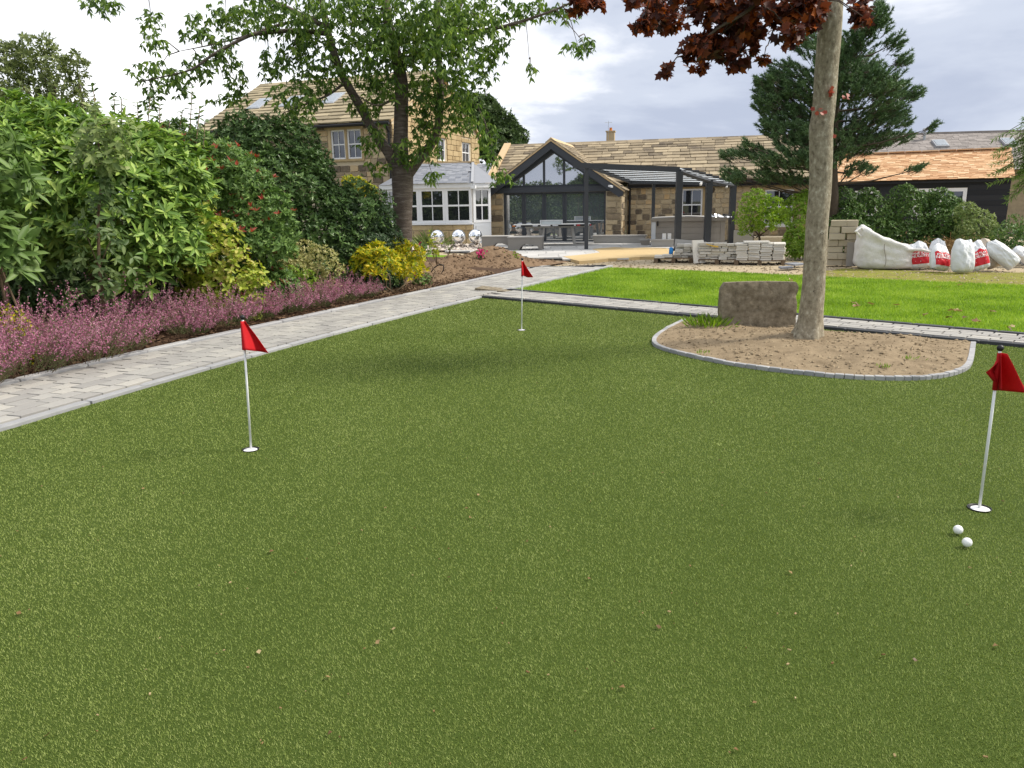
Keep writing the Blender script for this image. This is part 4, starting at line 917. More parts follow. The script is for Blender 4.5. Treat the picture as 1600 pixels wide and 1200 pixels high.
# tall wispy dogwood stems
wp = thing('wispy_shrub', 'thin upright leafy shoots rising above the rhododendron against the sky', 'shrub', (-6.3, 11.6, 0)); mb = MB(); cl, ax = [], []
for (px_, py_) in ((145, 135), (178, 150), (190, 155), (215, 160), (235, 150), (250, 165), (300, 138), (312, 170), (285, 175), (200, 180), (265, 190), (320, 190)):
    tp = P(px_, py_, 11.6 + random.uniform(-.4, .4)); b = np.array([-6.3 + (tp[0] + 6.3) * .6, 11.6, .2]); m1 = (b + tp) / 2 + rng.normal(0, .1, 3)
    q = [b, m1, tp]; mb.tube([p - np.array([-6.3, 11.6, 0]) for p in q], [.018, .012, .006], 5)
    for t in np.linspace(.0, 1, 22): cl.append(m1 * (1 - t) + tp * t); ax.append([0, 0, 1] + rng.normal(0, .3, 3))
mb.build('stem', 'twig', wp, True); A = whorls(np.array(cl), np.array(ax), 4, 1.3, .095, .05, 'diamond', .3)
leaves('foliage', wp, 'leaf_sapling', A[0] - np.array([-6.3, 11.6, 0]), *A[1:], kind='oval', kindtag='stuff')

# ------------------------------------------------------------------ heather along the path
def heather(y, t, size, nsp, label):
    x = float(PL(y)) - t * .93; yy_ = y + t * .36; o = np.array([x, yy_, .08])
    size *= random.uniform(.95, 1.22)
    h = thing('heather', label, 'heather', o, group='heather clumps along the path')
    st = MB(); fp, fd, gp_, gd_ = [], [], [], []
    for k in range(nsp):
        a = random.uniform(0, 6.283); rr = math.sqrt(random.random()); l = size * random.uniform(.55, 1.25) * (1.08 - .38 * rr)
        b = np.array([math.cos(a) * rr * size * .5, math.sin(a) * rr * size * .5, 0]); dr = unit(np.array([math.cos(a) * rr * 1.25 + random.gauss(0, .18), math.sin(a) * rr * 1.25 + random.gauss(0, .18), 1.0]))
        tp = b + dr * l; tp[2] += .02
        green = random.random() < .2; nf = 2 if green else 26; tt = rng.uniform(.42 + .2 * random.random(), 1.0, nf); rad = .015 * (1.25 - tt)[:, None] + .003
        fp.append(b + (tp - b) * tt[:, None] + rng.normal(0, 1, (nf, 3)) * rad * .8); fd.append(rvec(nf) + dr * .5)
        ng = 18; tt = rng.uniform(.05, .98, ng); gp_.append(b + (tp - b) * tt[:, None]); gd_.append(rvec(ng) * .8 + dr)
        if k % 3 == 0: st.tube([b, (b + tp) / 2 + rng.normal(0, .01, 3), tp], [.003, .002, .001], 3, cap=False)
    st.build('stem', 'twig', h)
    fp, fd, gp_, gd_ = map(np.vstack, (fp, fd, gp_, gd_))
    leaves('flowers', h, 'heather_flower', fp, fd, rvec(len(fp)), rng.uniform(.011, .022, len(fp)) * (size / .45) ** .5, .013, 'diamond', kindtag='stuff')
    leaves('foliage', h, 'heather_green', gp_, gd_, rvec(len(gp_)), rng.uniform(.014, .028, len(gp_)), .0075, 'diamond', kindtag='stuff')
hl = ['nearest heather clump at the left edge of the photo', 'second heather clump from the left edge along the kerb', 'third heather clump from the left spilling over the kerb', 'broad heather clump left of the gap before the near flag', 'taller heather clump standing back behind the broad one',
      'heather clump just left of the near red flag', 'heather clump behind the near red flag', 'heather clump right of the near flag in front of the yellow-green shrub', 'heather clump in front of the variegated shrub', 'heather clump to the right of the variegated shrub', 'last heather clump before the bare soil mound', 'back row heather clump above the nearest ones', 'back row heather clump below the slim sapling', 'back row heather clump below the yellow-green shrub', 'small heather clump against the kerb before the mound']
hs = [(6.45, .12, .68, 260), (7.05, .14, .64, 260), (7.65, .14, .62, 240), (8.15, .24, .52, 190), (8.7, .9, .66, 180), (9.15, .30, .42, 260), (9.75, .34, .42, 260), (10.3, .36, .42, 240), (10.9, .36, .42, 230), (11.5, .38, .42, 220), (12.1, .42, .42, 210), (6.7, .85, .5, 220), (7.6, .85, .48, 220), (9.3, .8, .46, 220), (12.6, .36, .34, 150)]
for l, q in zip(hl, hs): heather(*q, l)

# ------------------------------------------------------------------ trees
def tube_px(mb, pts, Y, rad, off, n=9, wob=.0):
    q = [P(a, b, Y + (c[0] if c else 0)) for a, b, *c in pts]; q = smooth_poly([tuple(p) for p in q], 4)
    r_ = np.interp(np.linspace(0, 1, len(q)), np.linspace(0, 1, len(rad)), rad)
    mb.tube([p - off for p in q], list(r_), n); return q
def cluster_pts(cl, Y, dens, dz):
    out = []
    for (cx, cy, rx, ry) in cl:
        n = max(3, int(dens * rx * ry)); u = rvec(n) * (rng.random((n, 1)) ** .4)
        c = P(cx, cy, Y); out.append(c + np.c_[u[:, 0] * rx * Y / 1200, u[:, 1] * min(dz, (rx + ry) * .5 * Y / 1200 * 1.2) + rng.normal(0, dz * .5), u[:, 2] * ry * Y / 1200])
    return out
# cherry
CY = 15.0; co = np.array([-2.08, CY, 0.0])
cherry = thing('cherry_tree', 'cherry tree with dark ringed bark and drooping leaves in front of the sunroom', 'tree', co)
mb = MB(); br = []
tr = [np.array([-2.08, CY, -.05]), np.array([-2.09, CY, .25]), P(629, 400, CY), P(629, 340, CY), P(629, 290, CY), P(628, 258, CY)]
q = smooth_poly([tuple(p) for p in tr], 5); rr = np.interp(np.arange(len(q)), [0, 5, 10, 15, 20, len(q) - 1], [.30, .22, .19, .18, .20, .215])
mb.tube([p - co for p in q], list(rr), 18)
B = [([(624, 275), (608, 240), (588, 212), (562, 165), (537, 122), (521, 80), (508, 30), (498, -40)], [.13, .10, .088, .08, .074, .068, .06, .05]),
     ([(628, 275), (626, 225), (627, 170), (627, 130), (620, 90), (606, 35), (600, -60, .3), (605, -160, .5)], [.165, .14, .13, .125, .11, .09, .07, .05]),
     ([(632, 278), (655, 248), (677, 220), (687, 180), (688, 140), (686, 100), (684, 50), (686, -50)], [.13, .10, .08, .072, .064, .056, .05, .04]),
     ([(630, 98), (660, 78), (690, 52), (712, 22), (735, -30)], [.07, .06, .05, .045, .03]),
     ([(688, 66), (740, 50, -.3), (785, 42, -.5), (832, 28, -.6), (880, 10, -.7), (915, -10, -.8)], [.05, .038, .032, .024, .018, .012]),
     ([(868, 15, -.7), (890, 40, -.8), (908, 62, -.8), (916, 78, -.8)], [.01, .007, .005, .003]),
     ([(822, 34, -.6), (826, 80, -.6), (829, 122, -.6)], [.006, .004, .003]),
     ([(508, 52), (460, 48, -.2), (405, 52, -.4), (380, 60, -.5), (332, 86, -.6), (300, 108, -.7), (255, 120, -.7), (215, 128, -.7)], [.05, .04, .036, .03, .024, .018, .012, .006]),
     ([(503, 25), (440, 38, .2), (388, 55, -.2), (330, 70, -.2), (280, 80, -.3)], [.04, .028, .018, .012, .005]),
     ([(505, 40), (420, 0, .3), (330, -25, .3), (230, -15, .2), (170, 0, .2)], [.05, .035, .025, .015, .006]),
     ([(540, 128), (510, 150, -.4), (470, 165, -.6), (440, 178, -.7)], [.03, .02, .012, .005]),
     ([(622, 150), (590, 165, -.5), (560, 150, -.8)], [.03, .02, .01]),
     ([(688, 120), (720, 130, -.4), (745, 165, -.5), (765, 210, -.5), (778, 262, -.6)], [.02, .014, .009, .006, .003])]
for pts, rad in B: br.append(tube_px(mb, pts, CY, rad, co, 10 if rad[0] > .04 else 6))
brp = np.vstack(br)
CLX = 0
CL = [(165, 8, 26, 16), (213, 20, 16, 16), (300, 42, 24, 24), (268, 76, 18, 14), (287, 92, 22, 18), (250, 116, 34, 16), (286, 132, 18, 20), (250, 154, 14, 16), (352, 84, 24, 24), (372, 132, 16, 24), (345, 150, 28, 9), (420, 98, 18, 20), (466, 92, 28, 34), (375, 18, 42, 20), (440, 18, 36, 24), (330, 10, 34, 16), (462, 58, 26, 18), (470, 158, 34, 20), (445, 176, 26, 14), (490, 140, 22, 24),
      (500, 20, 40, 28), (560, 28, 48, 34), (545, 75, 36, 26), (575, 110, 34, 24), (520, 110, 26, 22), (615, 55, 40, 34), (660, 40, 40, 36), (700, 55, 36, 34), (735, 30, 36, 26), (760, 62, 34, 22), (790, 22, 36, 18), (840, 14, 30, 12), (880, 12, 26, 12), (905, 68, 20, 13), (918, 72, 8, 10), (829, 118, 8, 9), (655, 100, 34, 26), (712, 98, 34, 28), (745, 100, 24, 22), (690, 140, 30, 26), (660, 150, 26, 24), (728, 140, 26, 26), (600, 140, 28, 22), (560, 160, 26, 16), (700, 180, 26, 24), (735, 182, 28, 20), (760, 215, 16, 22), (770, 245, 10, 18), (782, 272, 20, 12), (655, 205, 18, 22), (668, 180, 20, 20), (640, 235, 22, 16), (590, 205, 14, 14), (565, 222, 18, 12), (585, 258, 18, 10), (632, 252, 16, 12), (675, 275, 12, 10), (680, 230, 14, 20), (620, 20, 60, 30), (690, 10, 60, 20), (545, 5, 50, 20), (480, 50, 30, 24), (635, 80, 30, 26), (590, 80, 30, 30), (720, 75, 30, 24), (768, 92, 22, 14), (410, 45, 18, 14)]
CL = [(cx, cy, rx * 1.22, ry * 1.22) for (cx, cy, rx, ry) in CL]
cps = cluster_pts(CL, CY - .3, .08, .9)
for p in cps:                                             # twigs from the nearest limb to each leaf cluster
    c = p.mean(0); j = np.argmin(((brp - c - np.array([0, 0, .25])) ** 2).sum(1)); a = brp[j]
    mb.tube([a - co, (a * .5 + c * .5) - co + np.array([0, 0, .10]), c - co], [.012, .008, .003], 5, cap=False)
    for k in range(2):
        e = p[random.randrange(len(p))]; mb.tube([c - co, e - co], [.004, .002], 3, cap=False)
mb.build('trunk', 'bark_cherry', cherry, True)
up_ = [(c[0], c[1], c[2]) for c in []]
pp = np.vstack(cps)
hi = np.array([-2.0, 15.3, 6.9]) + rvec(600) * rng.random((600, 1)) ** .4 * np.array([3.6, 2.6, 1.7]); hi = hi[hi[:, 2] > 5.35]
pp = np.vstack([pp, hi])
ax = unit(rng.normal(0, .6, pp.shape) + np.array([0, 0, -.35])); A = whorls(pp, ax, 4, 1.1, .138, .046, 'lance', .4)
dd = A[1]; dd[:, 2] -= 1.0
leaves('crown', cherry, 'leaf_cherry', A[0] - co, dd, A[2], A[3], A[4], 'lance', kindtag='stuff')
# maple
mo = np.array([3.23, 8.24, .04]); maple = thing('purple_maple_tree', 'purple-leaved maple with pale smooth trunk growing in the tree bed', 'tree', mo)
MY = 8.24; mb = MB()
tr = [np.array([3.20, MY, -.02]), np.array([3.215, MY, .10]), P(1266, 500, MY), P(1272, 430, MY), P(1277, 350, MY), P(1282, 280, MY), P(1283, 205, MY), P(1287, 175, MY), P(1292, 100, MY), P(1297, 30, MY), P(1300, -40, MY), P(1306, -160, MY), P(1310, -330, MY)]
rr = [.215, .165, .128, .115, .112, .111, .117, .112, .112, .116, .112, .09, .06]
q = smooth_poly([tuple(p) for p in tr], 6); rr = np.interp(np.linspace(0, len(rr) - 1, len(q)), range(len(rr)), rr)
V = []; nS = 28
for i, p in enumerate(q):
    for k in range(nS):
        a = 2 * math.pi * k / nS; fl = 1 + (.16 * max(0, 1 - p[2] / .35)) * math.cos(a * 5 + .6) + .018 * math.sin(3 * a + p[2] * 5) + .012 * math.sin(7 * a - p[2] * 13)
        V.append(p - mo + np.array([math.cos(a), math.sin(a), 0]) * rr[i] * fl)
F = [(i * nS + k, i * nS + (k + 1) % nS, (i + 1) * nS + (k + 1) % nS, (i + 1) * nS + k) for i in range(len(q) - 1) for k in range(nS)]
link('trunk', mesh_np('trunk', np.array(V), F, 'bark_maple', True), maple)
for q_ in ((1290, 212), (1296, 142), (1278, 470), (1273, 455), (1284, 365)):
    kc = Vector(P(*q_, MY - .105)) - Vector(mo); part('knot', 'bark_dark', maple, lambda m: m.lathe([(.012, -.004), (.017, .004), (.012, .010), (.003, .002)], 10, Matrix.Translation(kc) @ Matrix.Rotation(R(90), 4, 'X') @ Matrix.Diagonal((1.2, .8, 1, 1))), True)
B = [([(1295, 20), (1270, -10, -.2), (1210, -30, -.4), (1120, -25, -.6), (1040, -10, -.7), (960, -20, -.7), (890, -15, -.7)], [.07, .055, .045, .032, .022, .014, .006]),
     ([(1210, -30, -.4), (1170, 15, -.6), (1120, 45, -.8), (1075, 85, -.8)], [.03, .02, .012, .005]), ([(1240, -20, -.3), (1215, 30, .1), (1200, 70, .2)], [.02, .012, .005]),
     ([(1300, 0), (1330, -20, .2), (1370, -60, .3), (1430, -130, .3)], [.06, .05, .04, .02]), ([(1330, -20, .2), (1335, 20, .2)], [.012, .005])]
br = [tube_px(mb, p_, MY, r_, mo, 8) for p_, r_ in B]; brp = np.vstack(br)
CL = [(905, 8, 20, 12), (935, 4, 16, 9), (985, 14, 20, 18), (1005, 40, 16, 14), (1030, 15, 28, 20), (1065, 14, 30, 20), (1100, 25, 34, 26), (1140, 35, 36, 30), (1120, 70, 34, 22), (1070, 88, 24, 18), (1050, 106, 12, 10), (1100, 100, 14, 9), (1160, 70, 30, 24), (1150, 98, 18, 12), (1185, 30, 36, 30), (1220, 20, 30, 26), (1212, 68, 18, 16), (1205, 85, 10, 8), (1250, 14, 26, 22), (1248, 46, 14, 10), (1280, 10, 24, 18), (1330, 30, 14, 16), (1345, 10, 14, 12), (1320, 46, 8, 6), (1150, 0, 120, 20)]
cps = cluster_pts(CL, MY - .4, .072, .6)
for p in cps:
    c = p.mean(0); j = np.argmin(((brp - c - np.array([0, 0, .15])) ** 2).sum(1)); a = brp[j]; mb.tube([a - mo, (a + c) / 2 - mo + np.array([0, 0, .05]), c - mo], [.008, .006, .002], 5, cap=False)
mb.build('limb', 'bark_dark', maple, True)
pp = np.vstack(cps); hi = np.array([3.0, 8.6, 5.2]) + rvec(180) * rng.random((180, 1)) ** .4 * np.array([2.5, 2.0, 1.7]); hi = hi[hi[:, 2] > 3.75]
pp = np.vstack([pp, hi]); A = whorls(pp, unit(rng.normal(0, .5, pp.shape) + np.array([0, -.2, .5])), 4, 1.3, .088, .085, 'maple', .5); A[1][:, 2] -= .5
leaves('crown', maple, 'leaf_maple', A[0] - mo, A[1], A[2], A[3], A[4], 'maple', kindtag='stuff')
tp = np.vstack([P(*q_) for q_ in ((1296, 145, 8.07), (1300, 140, 8.07), (1322, 150, 8.2), (1288, 173, 8.06), (1270, 172, 8.1), (1306, 212, 8.2))]); tp = np.repeat(tp, 3, 0) + rng.normal(0, .015, (18, 3))
leaves('trunk_sprouts', maple, 'leaf_red', tp - mo, rvec(18), np.tile([0, -1., .3], (18, 1)) + rng.normal(0, .3, (18, 3)), .055, .05, 'maple')
# pine
PY = 21.0; po = np.array([8.85, PY, 0]); pine = thing('pine_tree', 'dark green pine tree standing behind the pale maple trunk', 'tree', po); mb = MB()
trunkp = tube_px(mb, [(1303, 410), (1302, 330), (1300, 250), (1303, 190), (1312, 130), (1335, 80), (1360, 40), (1372, 14)], PY, [.16, .15, .13, .11, .09, .06, .04, .015], po, 10)
CLp = [(1374, 26, 9, 22), (1352, 48, 20, 20), (1335, 70, 24, 22), (1262, 62, 18, 24), (1248, 48, 8, 10), (1272, 95, 26, 24), (1310, 90, 30, 26), (1398, 72, 12, 16), (1385, 95, 22, 18), (1410, 100, 12, 12), (1350, 110, 34, 26), (1225, 112, 24, 16), (1190, 132, 16, 14), (1215, 145, 34, 20), (1255, 140, 36, 26), (1300, 140, 36, 30), (1345, 150, 36, 28), (1390, 140, 28, 20), (1425, 152, 20, 12), (1440, 150, 8, 8), (1410, 170, 24, 14), (1195, 168, 24, 16), (1235, 180, 40, 24), (1285, 190, 40, 28), (1340, 195, 40, 28), (1385, 190, 30, 24), (1200, 205, 22, 16), (1235, 220, 38, 22), (1290, 235, 40, 22), (1345, 225, 36, 20), (1390, 222, 26, 14), (1428, 216, 16, 10), (1440, 206, 8, 7), (1180, 238, 26, 12), (1155, 240, 14, 10), (1145, 234, 8, 7), (1200, 255, 36, 16), (1250, 258, 34, 18), (1310, 250, 36, 14), (1160, 272, 22, 12), (1200, 278, 30, 12), (1150, 282, 14, 9), (1345, 262, 16, 6), (1375, 268, 18, 5), (1408, 270, 14, 6), (1240, 285, 24, 8), (1330, 275, 10, 5)]
CLp = [(cx - (cx - 1303) * .07, cy, rx, ry) for (cx, cy, rx, ry) in CLp]
cps = cluster_pts(CLp, PY, .16, 1.2); nd, ndd, sh_ = [], [], []
for p in cps:
    c = p.mean(0); j = np.argmin(np.abs(trunkp[:, 2] - (c[2] - .15 - .12 * np.hypot(c[0] - po[0], c[1] - PY)))); a = trunkp[j]
    mb.tube([a - po, (a * .5 + c * .5) - po - np.array([0, 0, .08]), c - po], [.035, .022, .008], 5, cap=False)
    for s in p:
        od = s - np.array([a[0], PY, s[2] - .2]); od = unit(od + np.array([0, 0, .55 * np.linalg.norm(od)]) + rng.normal(0, .25, 3)); L_ = random.uniform(.14, .26)
        k = 52; t = rng.random(k) ** .8; nd.append(s + od * (t * L_)[:, None]); ndd.append(unit(od * rng.uniform(.5, 1.1, (k, 1)) + rvec(k) * .75))
        mb.tube([s - po - od * .12, s - po + od * L_ * .9], [.008, .004], 3, cap=False)
mb.build('trunk', 'bark_dark', pine, True)
nd, ndd = np.vstack(nd), np.vstack(ndd)
leaves('crown', pine, 'leaf_pine', nd - po, ndd, rvec(len(nd)), rng.uniform(.07, .12, len(nd)), .022, 'needle', kindtag='stuff')
def tree(name, label, base, L, n, per, length, width, kind, mat, trunk_r=.2, bark='bark_dark', group=None, back=.5):
    L = np.asarray(L, float); off = np.array([*base, 0.0]); t = thing(name, label, 'tree', off, group=group); mb = MB()
    tc_ = L[:, :3].mean(0); mid = np.array([base[0], base[1], L[:, 2].min() * .75])
    mb.tube([[0, 0, 0], mid * .6 - off * .6 + np.array([.03, 0, 0]), mid - off], [trunk_r, trunk_r * .8, trunk_r * .65], 9)
    for l in L: mb.tube([mid - off, (mid + l[:3]) / 2 - off + rng.normal(0, .1, 3), l[:3] - off], [trunk_r * .5, trunk_r * .3, trunk_r * .1], 6)
    mb.build('trunk', bark, t, True)
    p, d = lobe_pts(L, n, back, rough=.22, shell=.2); A = whorls(p, unit(d + rng.normal(0, .4, d.shape)), per, 1.15, length, width, kind, .3)
    leaves('crown', t, mat, A[0] - off, *A[1:], kind=kind, kindtag='stuff'); return t
tree('background_tree', 'light olive tree against the sky behind the rhododendron', (-10.4, 19), lobes_px([(60, 95, 19, .55), (30, 125, 19, .75), (85, 125, 19, .6), (120, 105, 19, .3), (10, 95, 19, .4), (40, 160, 18.8, .7), (100, 155, 18.8, .5), (-20, 130, 19, .7), (68, 72, 19, .25), (115, 165, 18.8, .4)]), 1500, 5, .12, .05, 'diamond', 'leaf_olive', .13)
tree('round_dark_tree', 'rounded dark green tree behind the house gable', (-.9, 52), lobes_px([(745, 190, 52, 1.6), (770, 200, 52, 1.4), (755, 175, 52, 1.0), (795, 215, 52, 1.1), (720, 180, 52, 1.3), (765, 230, 51.5, 1.5), (800, 235, 51.5, 1.0), (735, 225, 51.5, 1.6), (725, 163, 52, .7)]), 2600, 6, .30, .13, 'diamond', 'leaf_dark_tree', .35)
tree('lime_tree', 'small bright lime green tree in front of the barn window', P(1185, 392, 24.5)[:2], lobes_px([(1180, 318, 24.5, .45), (1205, 325, 24.5, .40), (1170, 340, 24.4, .42), (1195, 350, 24.3, .42), (1220, 340, 24.5, .28), (1165, 362, 24.4, .22)]), 900, 5, .085, .04, 'diamond', 'leaf_lime', .05)
def hedge(label, L, n, mat, ln=.075, wd=.04, name='hedge_shrub', group=None, **k): return shrub(name, label, L, n, 5, ln, wd, 'diamond', mat, th=1.1, stems=4, inner=.35, group=group, cat='shrub', **k)
hedge('tall lime green bush against the left side of the maple trunk', lobes_px([(1245, 325, 20.6, .36), (1252, 350, 20.5, .40), (1248, 375, 20.4, .38), (1255, 395, 20.3, .35), (1262, 315, 20.7, .3)]), 1000, 'leaf_lime')
HD_ = [('leftmost dark hedge bush right of the maple trunk', [(1315, 314, 21.2, .36), (1325, 339, 21, .42), (1310, 359, 20.9, .42), (1335, 366, 20.7, .4)]), ('second dark hedge bush behind the large white bag', [(1355, 316, 21.4, .38), (1372, 339, 21.2, .45), (1360, 364, 21, .45), (1385, 369, 20.8, .4)]),
       ('tallest dark hedge bush below the white annex windows', [(1410, 312, 21.2, .4), (1430, 319, 21.2, .4), (1420, 344, 21, .48), (1440, 362, 20.9, .42), (1408, 369, 20.8, .4)]), ('rightmost dark hedge bush below the white annex windows', [(1465, 316, 21.1, .38), (1482, 329, 21, .38), (1470, 349, 20.8, .44), (1490, 362, 20.7, .38)])]
for l, q in HD_: hedge(l, lobes_px(q), 1150, 'leaf_hedge', group='hedge bushes behind the bags')
hedge('grey-green loose bush at the foot of the black annex wall', lobes_px([(1510, 335, 20.2, .3), (1530, 350, 20, .36), (1515, 365, 19.8, .36), (1545, 368, 19.8, .34), (1538, 382, 19.6, .3)]), 900, 'leaf_pale', .07, .03)
hedge('mid-green low weeds behind the right-hand bags', lobes_px([(1570, 372, 19, .36), (1595, 380, 18.6, .4), (1610, 395, 18, .4), (1585, 355, 19.5, .3)]), 600, 'leaf_hedge', .07, .035)
wt = thing('weeping_tree', 'feathery light green weeping branches hanging in at the right edge', 'tree', (12.15, 17.6, 0)); mb = MB(); cl, ax = [], []
mb.tube([(0, 0, 0), (.05, 0, 1.5), (0, 0, 3.2)], [.14, .1, .05], 8)
for k in range(46):
    a = random.uniform(2.3, 4.2); z0_ = random.uniform(2.0, 3.4); l = random.uniform(.7, 1.45); e = np.array([math.cos(a) * l, math.sin(a) * l * .6, z0_ - random.uniform(.1, .7)]); b = np.array([0, 0, z0_ - .2]); m1 = (b + e) / 2 + np.array([0, 0, .25])
    mb.tube([b, m1, e], [.015, .01, .003], 4, cap=False)
    for t in np.linspace(.25, 1, 16): cl.append(b * (1 - t) ** 2 + 2 * m1 * t * (1 - t) + e * t * t); ax.append((e - b) + rng.normal(0, .2, 3))
mb.build('trunk', 'bark_dark', wt, True); A = whorls(np.array(cl), np.array(ax), 7, .8, .13, .014, 'diamond', .4); A[1][:, 2] -= .5
leaves('crown', wt, 'leaf_willow', A[0], *A[1:], kind='diamond', kindtag='stuff')
yc = lobes_px([(560, 292, 27, .32), (575, 300, 27, .3), (545, 285, 27, .22)])
shrub('yellow_climber', 'yellow-leaved climber on the house wall beside the sunroom', yc, 320, 5, .10, .05, 'diamond', 'leaf_gold', stems=3, inner=.2, skirt=False)
# leafy boundary beyond the planting bed, seen between the shrubs and in the glass doors
for i, (x, y, h) in enumerate(((-9.4, 3.6, 3.0), (-9.6, 6.6, 2.8), (-9.3, 9.4, 3.0), (-9.2, 12.0, 2.9), (-9.6, 14.6, 3.1), (-10.2, 17.4, 3.0))):
    Lb_ = np.array([(x, y, h * .62, 1.5, 1.7, h * .38), (x + .3, y + .9, h * .33, 1.4, 1.5, h * .33), (x + .2, y - .8, h * .3, 1.4, 1.5, h * .3)])
    tree('boundary_tree', ['bushy tree at the near end of the left boundary', 'second bushy tree along the left boundary', 'third bushy tree along the left boundary behind the rhododendron', 'fourth bushy tree along the left boundary behind the rhododendron', 'fifth bushy tree along the left boundary', 'bushy tree at the far end of the left boundary'][i], (x, y), Lb_, 900, 4, .22, .11, 'diamond', 'leaf_dark_tree', .12, back=1.0, group='boundary trees beyond the planting bed')

# ------------------------------------------------------------------ flags, cups, balls
def flag(base, top, label, shape, wmax, side=1, flap=False):
    b = Vector(base); b.z = 0; t = Vector(top); f = thing('golf_flag', label, 'golf flag', b); L = t - b; ax = L.normalized()
    part('pole', 'white_plastic', f, lambda m: m.tube([(0, 0, -.05), L * .985], .0072, 10), True)
    part('knob', 'black_plastic', f, lambda m: m.ball(L, .016, 12, 8), True)
    xs_ = Vector((1, 0, 0)); h = .185; V, F = [], []; nu, nv = 14, 12
    for j in range(nv + 1):
        v = j / nv; w = wmax * (.17 + .83 * v ** 1.15)
        for i in range(nu + 1):
            u = i / nu
            x = -.010 + u * w * (1 - .18 * math.sin(u * 3.1) * v); y = -.012 - .045 * math.sin(u * math.pi * 1.9 + shape) * (.3 + v) + .016 * u * math.sin(v * 4 + shape * 2)
            z = -v * h - .02 * u * u * v + .012 * math.sin(u * 6 + shape) * v
            V.append(L * .975 + ax * z + Vector((x * side, y, 0)))
    F = [(j * (nu + 1) + i, j * (nu + 1) + i + 1, (j + 1) * (nu + 1) + i + 1, (j + 1) * (nu + 1) + i) for j in range(nv) for i in range(nu)]
    c = MB(); c.add(V, F)
    if flap:
        V2 = []
        for j in range(7):
            v = j / 6; w = .055 * (1 - abs(v - .5) * 2) + .004
            for i in range(4): V2.append(L * .975 + ax * (-.045 - v * .10) + Vector((-.004 - i / 3 * w, .014 * math.sin(i * 1.3 + v * 3), 0)))
        c.add(V2, [(j * 4 + i, (j + 1) * 4 + i, (j + 1) * 4 + i + 1, j * 4 + i + 1) for j in range(6) for i in range(3)])
    c.tube([L * .972, L * .972 - ax * .09, L * .972 - ax * h], [.0105, .0115, .0125], 10)
    o = c.build('cloth', 'red_cloth', f, True); so_ = o.modifiers.new('thickness', 'SOLIDIFY'); so_.thickness = .002
    cup = thing('hole_cup', label.replace('red flag', 'white hole cup under the red flag') if False else {0: 'white hole cup at the foot of the flag by the heather path', 1: 'white hole cup at the foot of the farthest flag', 2: 'white hole cup at the foot of the flag beside the golf balls'}[int(shape)], 'golf hole', b, group='hole cups')
    part('shaded_liner', 'black_plastic', cup, lambda m: m.lathe([(.054, .004), (.056, .007), (.052, .007), (.050, -.02)], 24), True)  # black of the rim stands for shade inside the hole
    part('hole_shade', 'black_plastic', cup, lambda m: m.lathe([(.0001, .003), (.052, .003)], 24)); part('ferrule', 'white_plastic', cup, lambda m: m.lathe([(.0001, .0065), (.040, .006), (.044, .0035)], 24, c=(0, -.009, 0)), True)  # black disc at turf level paints the hole's shade as a crescent
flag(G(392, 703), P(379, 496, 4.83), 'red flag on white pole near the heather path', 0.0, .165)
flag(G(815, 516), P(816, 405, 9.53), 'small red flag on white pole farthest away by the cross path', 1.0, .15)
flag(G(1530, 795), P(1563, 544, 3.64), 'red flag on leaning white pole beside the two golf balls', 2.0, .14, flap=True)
for (q, l) in (((1496, 836), 'white golf ball farther from the camera, nearer the cup'), ((1510, 856), 'white golf ball closest to the camera below the other ball')):
    g_ = G(*q); b_ = MB(); b_.ball((0, 0, .0), .0214, 28, 18); o = b_.build('golf_ball', 'ball_white', None, True); o.location = (g_[0], g_[1], .027); tag(o, l, 'golf ball', 'golf balls on the green')

# ------------------------------------------------------------------ upright stone slab in the tree bed
a_, b_ = Vector((2.54, 9.30, 0)), Vector((3.44, 9.22, 0)); bm = bmesh.new(); nx_, nz_ = 36, 22; W_ = (b_ - a_).length
V, F = [], []
def topz(u): return .575 + .012 * math.sin(u * 3) - (.07 if u < .02 else .035 if u < .05 else 0) - (.05 if u > .985 else 0)
for s in (0, 1):
    for j in range(nz_ + 1):
        for i in range(nx_ + 1):
            u, v = i / nx_, j / nz_; x = u * W_ + (.008 * float(vn(np.array(v * 6.), np.array(u * 3.), 23, 6, 1.5)) if u in (0, 1) else 0) - (.02 * math.exp(-((v - .76) / .08) ** 2) if u == 1 else 0)
            e = min(u, 1 - u, (1 - v) * .7) * 18; rd = .009 * max(0, 1 - e) ** 2
            y = (.075 - rd) * (1 if s else -1) + .012 * float(vn(np.array(x * 8 + s * 9), np.array(v * 5), 21, 7, 1.4)) - (.015 * max(0, .25 - v) * 4 * (1 if not s else 0)) * (1 + math.sin(u * 11))
            V.append((x, y, -.05 + v * (topz(u) + .05)))
n1_ = (nx_ + 1) * (nz_ + 1); ix = lambda s, i, j: s * n1_ + j * (nx_ + 1) + i
for j in range(nz_):
    for i in range(nx_): F += [(ix(0, i, j), ix(0, i + 1, j), ix(0, i + 1, j + 1), ix(0, i, j + 1)), (ix(1, i, j), ix(1, i, j + 1), ix(1, i + 1, j + 1), ix(1, i + 1, j))]
for i in range(nx_): F.append((ix(0, i, nz_), ix(0, i + 1, nz_), ix(1, i + 1, nz_), ix(1, i, nz_)))
for j in range(nz_): F += [(ix(0, 0, j), ix(0, 0, j + 1), ix(1, 0, j + 1), ix(1, 0, j)), (ix(0, nx_, j), ix(1, nx_, j), ix(1, nx_, j + 1), ix(0, nx_, j + 1))]
mb = MB(); mb.add(V, F); o = mb.build('stone_slab', 'slab_stone', None, True, auto=32); o.location = a_; o.rotation_euler = (R(-3), 0, math.atan2(b_.y - a_.y, b_.x - a_.x))
tag(o, 'upright rough brown stone slab standing in the tree bed', 'stone slab')
